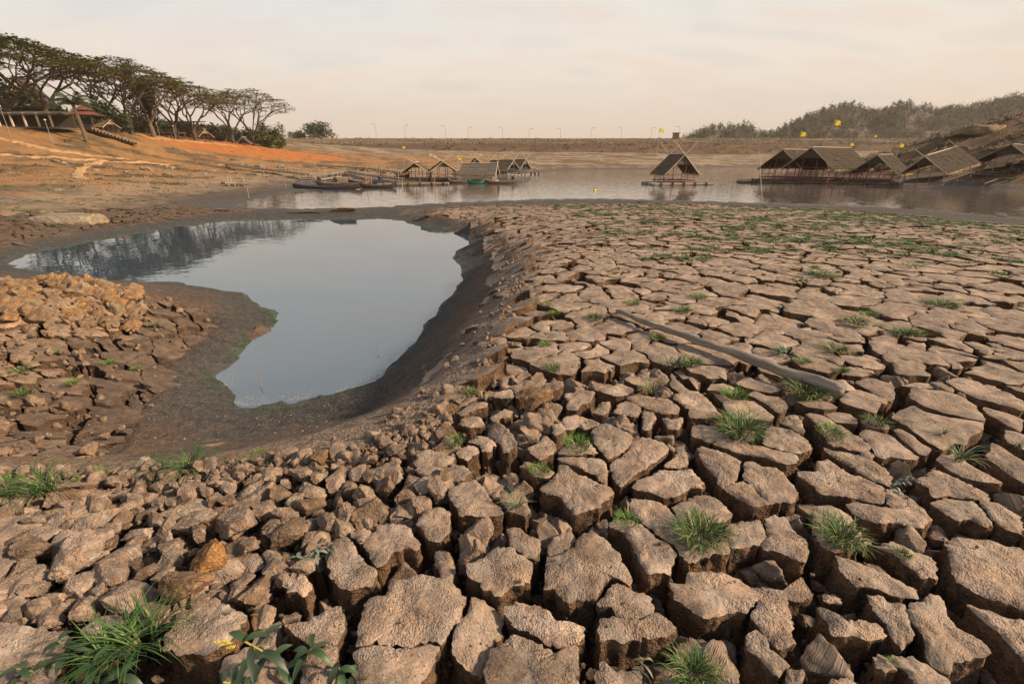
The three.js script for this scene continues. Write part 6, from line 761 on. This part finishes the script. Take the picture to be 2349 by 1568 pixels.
{ const bg = [0, 1, 2, 3].map((i) => clodGeo(940 + i, 6, [[0.36, 0.30, 0.23], [0.42, 0.36, 0.28], [0.30, 0.25, 0.19], [0.40, 0.31, 0.21]][i], 0.6)); let i = 0;
  const where = (px) => px < 200 ? 'on the slope near the left paths' : px < 340 ? 'below the fork in the path' : px < 450 ? 'in the row above the mud' : px < 540 ? 'near the head of the gangway' : 'behind the gangway';
  for (const [x, y, w, hh] of [[430, 1005, 80, 40], [500, 1015, 60, 34], [560, 1015, 50, 30], [1130, 1070, 105, 60], [990, 1085, 80, 34], [1330, 1055, 60, 36], [1400, 1060, 40, 36], [1285, 1040, 40, 24], [1640, 1085, 70, 40], [1580, 1100, 60, 30], [1740, 1050, 70, 40], [1890, 1050, 60, 34], [2000, 1050, 90, 60], [2170, 1050, 90, 62], [1310, 1110, 130, 22], [1980, 1108, 80, 30], [2060, 1118, 60, 26], [740, 1068, 60, 24], [430, 1228, 110, 22], [955, 1170, 60, 22], [1070, 1170, 60, 20], [1125, 1172, 80, 30], [1200, 1205, 70, 24], [650, 1210, 50, 14], [1590, 1050, 40, 22], [1700, 1030, 50, 22]]) { const [px, py] = Z1(x, y), p = gpt(px, py), dep = -p[2] * cp + (EYE - p[1]) * sp, s = w * 0.2969 / PF * dep / 2, sy = Math.max(0.5, hh / w * 1.3) * s; const m = top('boulder', bg[i % 4], MAT.rock, (s > 1 ? 'large ' : s > 0.6 ? 'middle-sized ' : 'small ') + ['grey brown', 'pale', 'dark', 'tan'][i % 4] + ' boulder ' + where(px), 'boulder', 'boulders on the left shore'); m.position.set(p[0], p[1] + sy * 0.2, p[2]); m.scale.set(s, sy, s * 0.8); m.rotation.y = i * 1.3; i++; }
  const q = gpt(...Z1(490, 1440)), m = top('earth_mound', bg[3], MAT.rock, 'broad low mound of pale earth on the left mud shore', 'mound'); m.position.set(q[0], q[1] - 0.1, q[2]); m.scale.set(2.3, 0.55, 1.1);
  const st = gpt(790, 486), mm = top('straw_bundle', clodGeo(960, 8, [0.62, 0.44, 0.24], 1), S({ color: rgb(1, 1, 1), vertexColors: true, map: rep(strawMap, 6, 6), bumpMap: rep(strawBump, 6, 6), bumpScale: 0.05 }), 'fallen roll of straw lying on the mud bar between pond and lake', 'straw bundle'); mm.position.set(st[0], Math.max(st[1], WL) + 0.1, st[2]); mm.scale.set(0.75, 0.2, 0.25);
  const s2 = gpt(700, 488), m2 = top('straw_bundle', clodGeo(961, 6, [0.40, 0.29, 0.16], 1), mm.material, 'thin trail of straw left of the fallen roll on the mud bar', 'straw bundle'); m2.position.set(s2[0], Math.max(s2[1], WL) + 0.06, s2[2]); m2.scale.set(1.0, 0.05, 0.12); }
{ const p = atH(1364, 437, WL), t = thing('buoy', 'small yellow buoy floating in the lake', 'buoy', p); mesh('float', new THREE.SphereGeometry(0.1, 14, 10).scale(1.3, 0.9, 1).translate(0, 0.04, 0), W_.yellow, t); mesh('ring', new THREE.TorusGeometry(0.05, 0.012, 6, 12).translate(0, 0.18, 0), W_.darkWood, t); }
// ---------------------------------------------------------------- flags
function flag(label, px, py, d, poleH, s, lean = 0) { s *= 0.72; const p = atD(px, py, d), t = thing('yellow_flag', label, 'flag', [p[0] - lean * poleH, p[1] - poleH, p[2]], 0, 'yellow flags'); mesh('flagpole', bar([0, 0, 0], [lean * poleH, poleH + s * 0.5, 0], 0.035, 0.022, 6), W_.bamboo, t); const n = 9, m = 6, pos = [], idx = []; for (let i = 0; i <= n; i++) for (let j = 0; j <= m; j++) { const u = i / n, v = j / m; pos.push(lean * poleH + 0.03 + u * s * 1.15, poleH + s * (0.5 - v * (1 - 0.25 * u)) - 0.3 * s * u * u, 0.12 * s * Math.sin(u * 5 + v * 2) * u); } for (let i = 0; i < n; i++) for (let j = 0; j < m; j++) { const a = i * (m + 1) + j; idx.push(a, a + 1, a + m + 1, a + 1, a + m + 2, a + m + 1); } const g = new THREE.BufferGeometry(); g.setAttribute('position', new THREE.Float32BufferAttribute(pos, 3)); g.setIndex(idx); g.computeVertexNormals(); mesh('cloth', g, W_.yellow, t); }
const F3 = (l, x, y, ...r) => flag(l, ...Z3p(x, y), ...r), F2 = (l, x, y, ...r) => flag(l, ...Z2(x, y), ...r);
F3('yellow flag above the floating hut, against the sky', 330, 235, 75, 7, 0.75); F3('yellow flag above the leftmost raft hut', 1113, 255, 54, 3.5, 0.7); F3('yellow flag on a leaning pole, highest over the raft huts', 1302, 192, 52, 3.2, 0.75, 0.3); F3('small yellow flag behind the raft huts, low', 1388, 312, 58, 2.6, 0.5); F3('small yellow flag on the dam behind the raft huts', 1523, 266, 120, 5, 0.7); F3('narrow yellow flag by the stranded huts', 1662, 318, 56, 2.8, 0.6, 0.04);
F2('yellow flag on the slope left of the moored huts', 1309, 317, 90, 5.5, 0.6); F2('small flag over the left gabled hut', 1505, 374, 85, 3, 0.5); F2('small flag between the gabled huts', 1543, 384, 85, 2.6, 0.45); F2('thin flag right of the right gabled hut', 1709, 386, 85, 2.6, 0.45); F2('larger drooping flag right of the right gabled hut', 1719, 402, 80, 2.4, 0.6); F2('small flag above the broad thatch roof', 1849, 402, 88, 2.2, 0.45); F2('bright flag high above the broad thatch roof', 1873, 372, 90, 3.6, 0.6); F2('small flag left of the blue-posted huts', 1988, 404, 92, 2.2, 0.45);
// ---------------------------------------------------------------- lamps on the dam
[[740, 281, 1], [842, 284, -1], [911, 287, 1], [996, 289, -1], [1049, 292, 1], [1124, 293, -1], [1183, 295, 1], [1256, 294, -1], [1322, 293, 1], [1396, 293, -1], [1458, 292, 1], [1531, 290, -1], [1594, 289, 1], [1790, 288, -1]].forEach(([px, py, s], i) => { const b = damPt(px), side = s > 0 ? 1 : -4, p = [b[0], b[1] - 0.3, b[2] + side], topY = atD(px, py, -p[2])[1], h = topY - p[1], t = thing('street_lamp', ['first lamp from the left on the dam, beside the green bush', 'second lamp along the dam', 'third lamp along the dam', 'fourth lamp along the dam', 'fifth lamp along the dam', 'sixth lamp along the dam', 'seventh lamp along the dam', 'eighth lamp along the dam', 'ninth lamp along the dam', 'tenth lamp along the dam', 'lamp on the dam just left of the floating hut flag', 'lamp on the dam just right of the floating hut flag', 'lamp on the dam before the low wooded hill', 'lamp on the dam between the two hills'][i], 'street lamp', p, 0, 'street lamps on the dam'); mesh('pole', bar([0, 0, 0], [0, h - 0.5, 0], 0.07, 0.05, 8), W_.steel, t); mesh('arm', new THREE.TubeGeometry(new THREE.CatmullRomCurve3([V(0, h - 0.55, 0), V(s * 0.2, h - 0.1, 0), V(s * 1.1, h, 0)]), 10, 0.05, 6), W_.steel, t); mesh('lamp_head', new THREE.SphereGeometry(0.26, 10, 6).scale(1.5, 0.5, 0.8).translate(s * 1.25, h - 0.02, 0), W_.steel, t); });
{ const b = damPt(1516), t = thing('guard_hut', 'tiny guard hut on the dam below the flag', 'guard hut', [b[0], b[1], b[2] + 0.4]); mesh('wall', box(2.2, 2.0, 2, 0, 1, 0), W_.concrete, t); mesh('roof', box(2.8, 0.2, 2.6, 0, 2.1, 0), W_.darkWood, t); mesh('door', box(0.7, 1.6, 0.06, 0.3, 0.85, 1.03), W_.darkWood, t); }
// ---------------------------------------------------------------- buildings and stairs among the left trees
function onLand(px, d) { const x = (px - PCX) / PF * (d * cp + 3 * sp * 0), z = -d; let q = atD(px, 300, d); return [q[0], H(q[0], -d), -d]; }
{ const p = onLand(70, 66), t = thing('long_pavilion', 'long low pavilion with pale posts at the left edge', 'pavilion', p, 0.1); t.scale.setScalar(0.82); mesh('roof', new THREE.BoxGeometry(17, 0.2, 5).rotateX(0.14).translate(-3.5, 2.25, -1), W_.darkWood, t); for (let i = 0; i < 8; i++) mesh('post', box(0.2, 2.2, 0.2, 4.4 - i * 1.9, 1.0, 1.2), W_.pale, t); mesh('back_wall', box(16.4, 2.2, 0.12, -3.5, 1, -3.2), W_.darkWood, t); mesh('floor', box(17, 0.25, 5, -3.5, 0, -1), W_.wood, t); for (let i = 0; i < 3; i++) mesh('bench', box(1.8, 0.08, 0.5, 3 - i * 4, 0.5, 0.3), W_.wood, t); }
{ const p = onLand(80, 84), t = thing('steep_roofed_house', 'house with steep dark roof and cream gable among the trees', 'house', p, 0.5), tri = (w, y0, y1, dp, z) => { const g = new THREE.ExtrudeGeometry(new THREE.Shape([new THREE.Vector2(-w, y0), new THREE.Vector2(w, y0), new THREE.Vector2(0, y1)]), { depth: dp, bevelEnabled: false }); g.translate(0, 0, z); return g; }; mesh('wall', box(5.6, 2.6, 6, 0, 1.3, -3), W_.wood, t); mesh('gable', tri(2.7, 2.6, 6.6, 0.15, 0), W_.pale, t); for (const s of [-1, 1]) { const L = Math.hypot(3.3, 4.6), g = new THREE.BoxGeometry(L, 0.16, 7); g.rotateZ(s * -Math.atan2(4.6, 3.3)); g.translate(s * 1.65, 4.6, -2.9); mesh('roof_slope', g, W_.darkWood, t); } mesh('awning', new THREE.BoxGeometry(6.4, 0.08, 1.6).rotateX(0.2).translate(0, 2.5, 0.9), W_.steel, t); mesh('door', box(0.9, 2, 0.06, 0.6, 1, 0.04), W_.darkWood, t); }
{ const p = onLand(208, 73), t = thing('red_roofed_pavilion', 'open pavilion with two-tiered dark red roof beside the palm', 'pavilion', p, 0.2); const hip = (w, h, y) => new THREE.ConeGeometry(w * 0.74, h, 4, 1).rotateY(Math.PI / 4).translate(0, y + h / 2, 0); mesh('lower_roof', hip(3.4, 0.9, 1.95), W_.redRoof, t); mesh('upper_roof', hip(1.9, 0.7, 2.6), W_.redRoof, t); for (const x of [-1.2, 1.2]) for (const z of [-1.2, 1.2]) mesh('post', box(0.13, 2, 0.13, x, 1, z), W_.darkWood, t); mesh('railing', merge([box(2.5, 0.08, 0.08, 0, 0.6, 1.2), box(2.5, 0.08, 0.08, 0, 0.3, 1.2)]), W_.darkWood, t); mesh('table', box(1.2, 0.08, 0.8, 0, 0.6, 0), W_.wood, t); }
{ const p = onLand(258, 74); hut('thatched_stall', 'small thatched stall at the head of the concrete steps', 'huts on the left bank', 258, 300, 1.2, { at: [p[0], p[1], p[2]], land: true, W: 2.4, Lz: 2.7, ey: 1.0, ry: 1.9, th: S({ color: rgb(0.46, 0.32, 0.18), map: rep(strawMap, 0.9) }), horn: 0.15, post: W_.wood }); }
{ const p = onLand(470, 101); hut('thatched_hut', 'thatched hut on the sandy terrace beside a twisted tree', 'huts on the left bank', 470, 318, 1.0, { at: p, land: true, W: 3.0, Lz: 3.2, ey: 1.0, ry: 2.3, th: S({ color: rgb(0.42, 0.29, 0.16), map: rep(strawMap, 0.9) }), horn: 0.3, post: W_.wood, fl: 0.3 }); }
{ const p = onLand(552, 112); hut('thatched_hut', 'tiny low thatched hut between the last two trees', 'huts on the left bank', 552, 320, 0.2, { at: p, land: true, W: 2.6, Lz: 2.4, ey: 0.5, ry: 1.7, th: W_.thatchOldShaded, horn: 0.2, post: W_.wood }); }
{ const p = onLand(380, 92), t = thing('stilt_pavilion', 'open flat-roofed pavilion on stilts under the trees', 'pavilion', p, 0.12); mesh('deck', box(5.6, 0.14, 2.6, 0, 0.75, 0), W_.darkWood, t); for (let i = 0; i < 5; i++) for (const z of [-1.1, 1.1]) mesh('stilt', box(0.14, 1, 0.14, -2.5 + i * 1.25, 0.3, z), W_.darkWood, t); mesh('railing', merge([box(5.6, 0.06, 0.06, 0, 1.3, 1.2), box(5.6, 0.06, 0.06, 0, 1.05, 1.2), ...[-2.7, -1.3, 0, 1.3, 2.7].map((x) => box(0.06, 0.6, 0.06, x, 1.05, 1.2))]), W_.darkWood, t); }
{ const p = onLand(365, 100), t = thing('long_shelter', 'long dark flat roof on posts behind the trees', 'shelter', p, 0.06); mesh('roof', new THREE.BoxGeometry(17, 0.16, 3.4).rotateX(0.1).translate(0, 2.5, 0), W_.darkWood, t); for (let i = 0; i < 8; i++) mesh('post', box(0.13, 2.5, 0.13, -7.6 + i * 2.17, 1.2, 1.2), W_.darkWood, t); mesh('back_wall', box(16, 1.6, 0.1, 0, 0.9, -1.5), W_.wood, t); }
{ // concrete steps
  const a = gpt(...Z1(660, 750)), b = gpt(...Z1(1000, 862)), t = thing('concrete_steps', 'broad weathered concrete steps going down the left slope', 'steps', [0, 0, 0]), n = 14, dx = b[0] - a[0], dz = b[2] - a[2]; for (let i = 0; i < n; i++) { const s = i / (n - 1), x = a[0] + dx * s, z = a[2] + dz * s, g = box(5.6, 0.3, 0.42, 0, 0, 0, -0.55); g.translate(x, rbf(x, z) - 0.05 + 0.04 * (i % 2), z); mesh('step', g, W_.concrete, t); } }
{ for (const [x, y, d, h, l] of [[65, 552, 60, 3.2, 'thin white lamp post behind the long pavilion, leftmost'], [372, 592, 60, 2.6, 'white lamp post at the right end of the long pavilion'], [1222, 708, 88, 2.4, 'small white lamp post left of the stilt pavilion'], [1342, 718, 90, 2.4, 'small white lamp post right of the stilt pavilion']]) { const [px] = Z1(x, y), p = onLand(px, d), t = thing('lamp_post', l, 'lamp post', p, 0, 'lamp posts on the left bank'); mesh('pole', bar([0, 0, 0], [0, h, 0], 0.03, 0.025, 6), W_.steel, t); mesh('lamp_head', new THREE.SphereGeometry(0.11, 10, 8).scale(1.3, 0.7, 1).translate(0, h + 0.05, 0), W_.white, t); } }
// ---------------------------------------------------------------- dirt paths laid on the slope
function path(label, pts, w, c) { const cv = new THREE.CatmullRomCurve3(pts.map(([x, y]) => { const p = gpt(...Z1(x, y)); return V(p[0], 0, p[2]); })), n = 120, pos = [], idx = [], uv = [], col = []; for (let i = 0; i <= n; i++) { const p = cv.getPoint(i / n), d = cv.getTangent(i / n), s = V(-d.z, 0, d.x).normalize(), ww = w * (0.8 + 0.35 * n2(i * 0.13, w)); for (let k = 0; k <= 6; k++) { const e = (k / 6 - 0.5) * 2, x = p.x + s.x * ww * e, z = p.z + s.z * ww * e; pos.push(x, H(x, z) + (Math.abs(e) > 0.9 ? -0.25 : 0.07), z); uv.push(x, z); const q = 1 + 0.15 * n2(x, z); col.push(c[0] * q, c[1] * q, c[2] * q); } } for (let i = 0; i < n; i++) for (let k = 0; k < 6; k++) { const a = i * 7 + k; idx.push(a, a + 1, a + 7, a + 1, a + 8, a + 7); } const g = new THREE.BufferGeometry(); g.setAttribute('position', new THREE.Float32BufferAttribute(pos, 3)); g.setAttribute('uv', new THREE.Float32BufferAttribute(uv, 2)); g.setAttribute('color', new THREE.Float32BufferAttribute(col, 3)); g.setIndex(idx); g.computeVertexNormals(); top('dirt_path', g, MAT.soil, label, null, null, 'structure'); }
path('pale dirt path running along the left slope', [[-200, 940], [0, 947], [300, 966], [600, 986], [800, 996], [1050, 1009], [1300, 1022]], 0.75, C.tanPath); path('dirt path forking down toward the mud', [[800, 998], [700, 1025], [630, 1060], [600, 1098], [640, 1130], [760, 1136]], 0.55, C.tanPath); path('upper dirt path across the left slope', [[-200, 790], [0, 825], [150, 860], [400, 915], [700, 950], [1000, 985]], 0.7, C.tanPath); path('broad sandy terrace below the trees', [[1060, 800], [1200, 820], [1400, 838], [1600, 855], [1820, 880]], 2.6, [0.70, 0.38, 0.16]); path('thin track down the red soil', [[1340, 890], [1500, 930], [1650, 960], [1780, 985]], 0.5, [0.68, 0.33, 0.12]);
renderer.render(scene, camera);
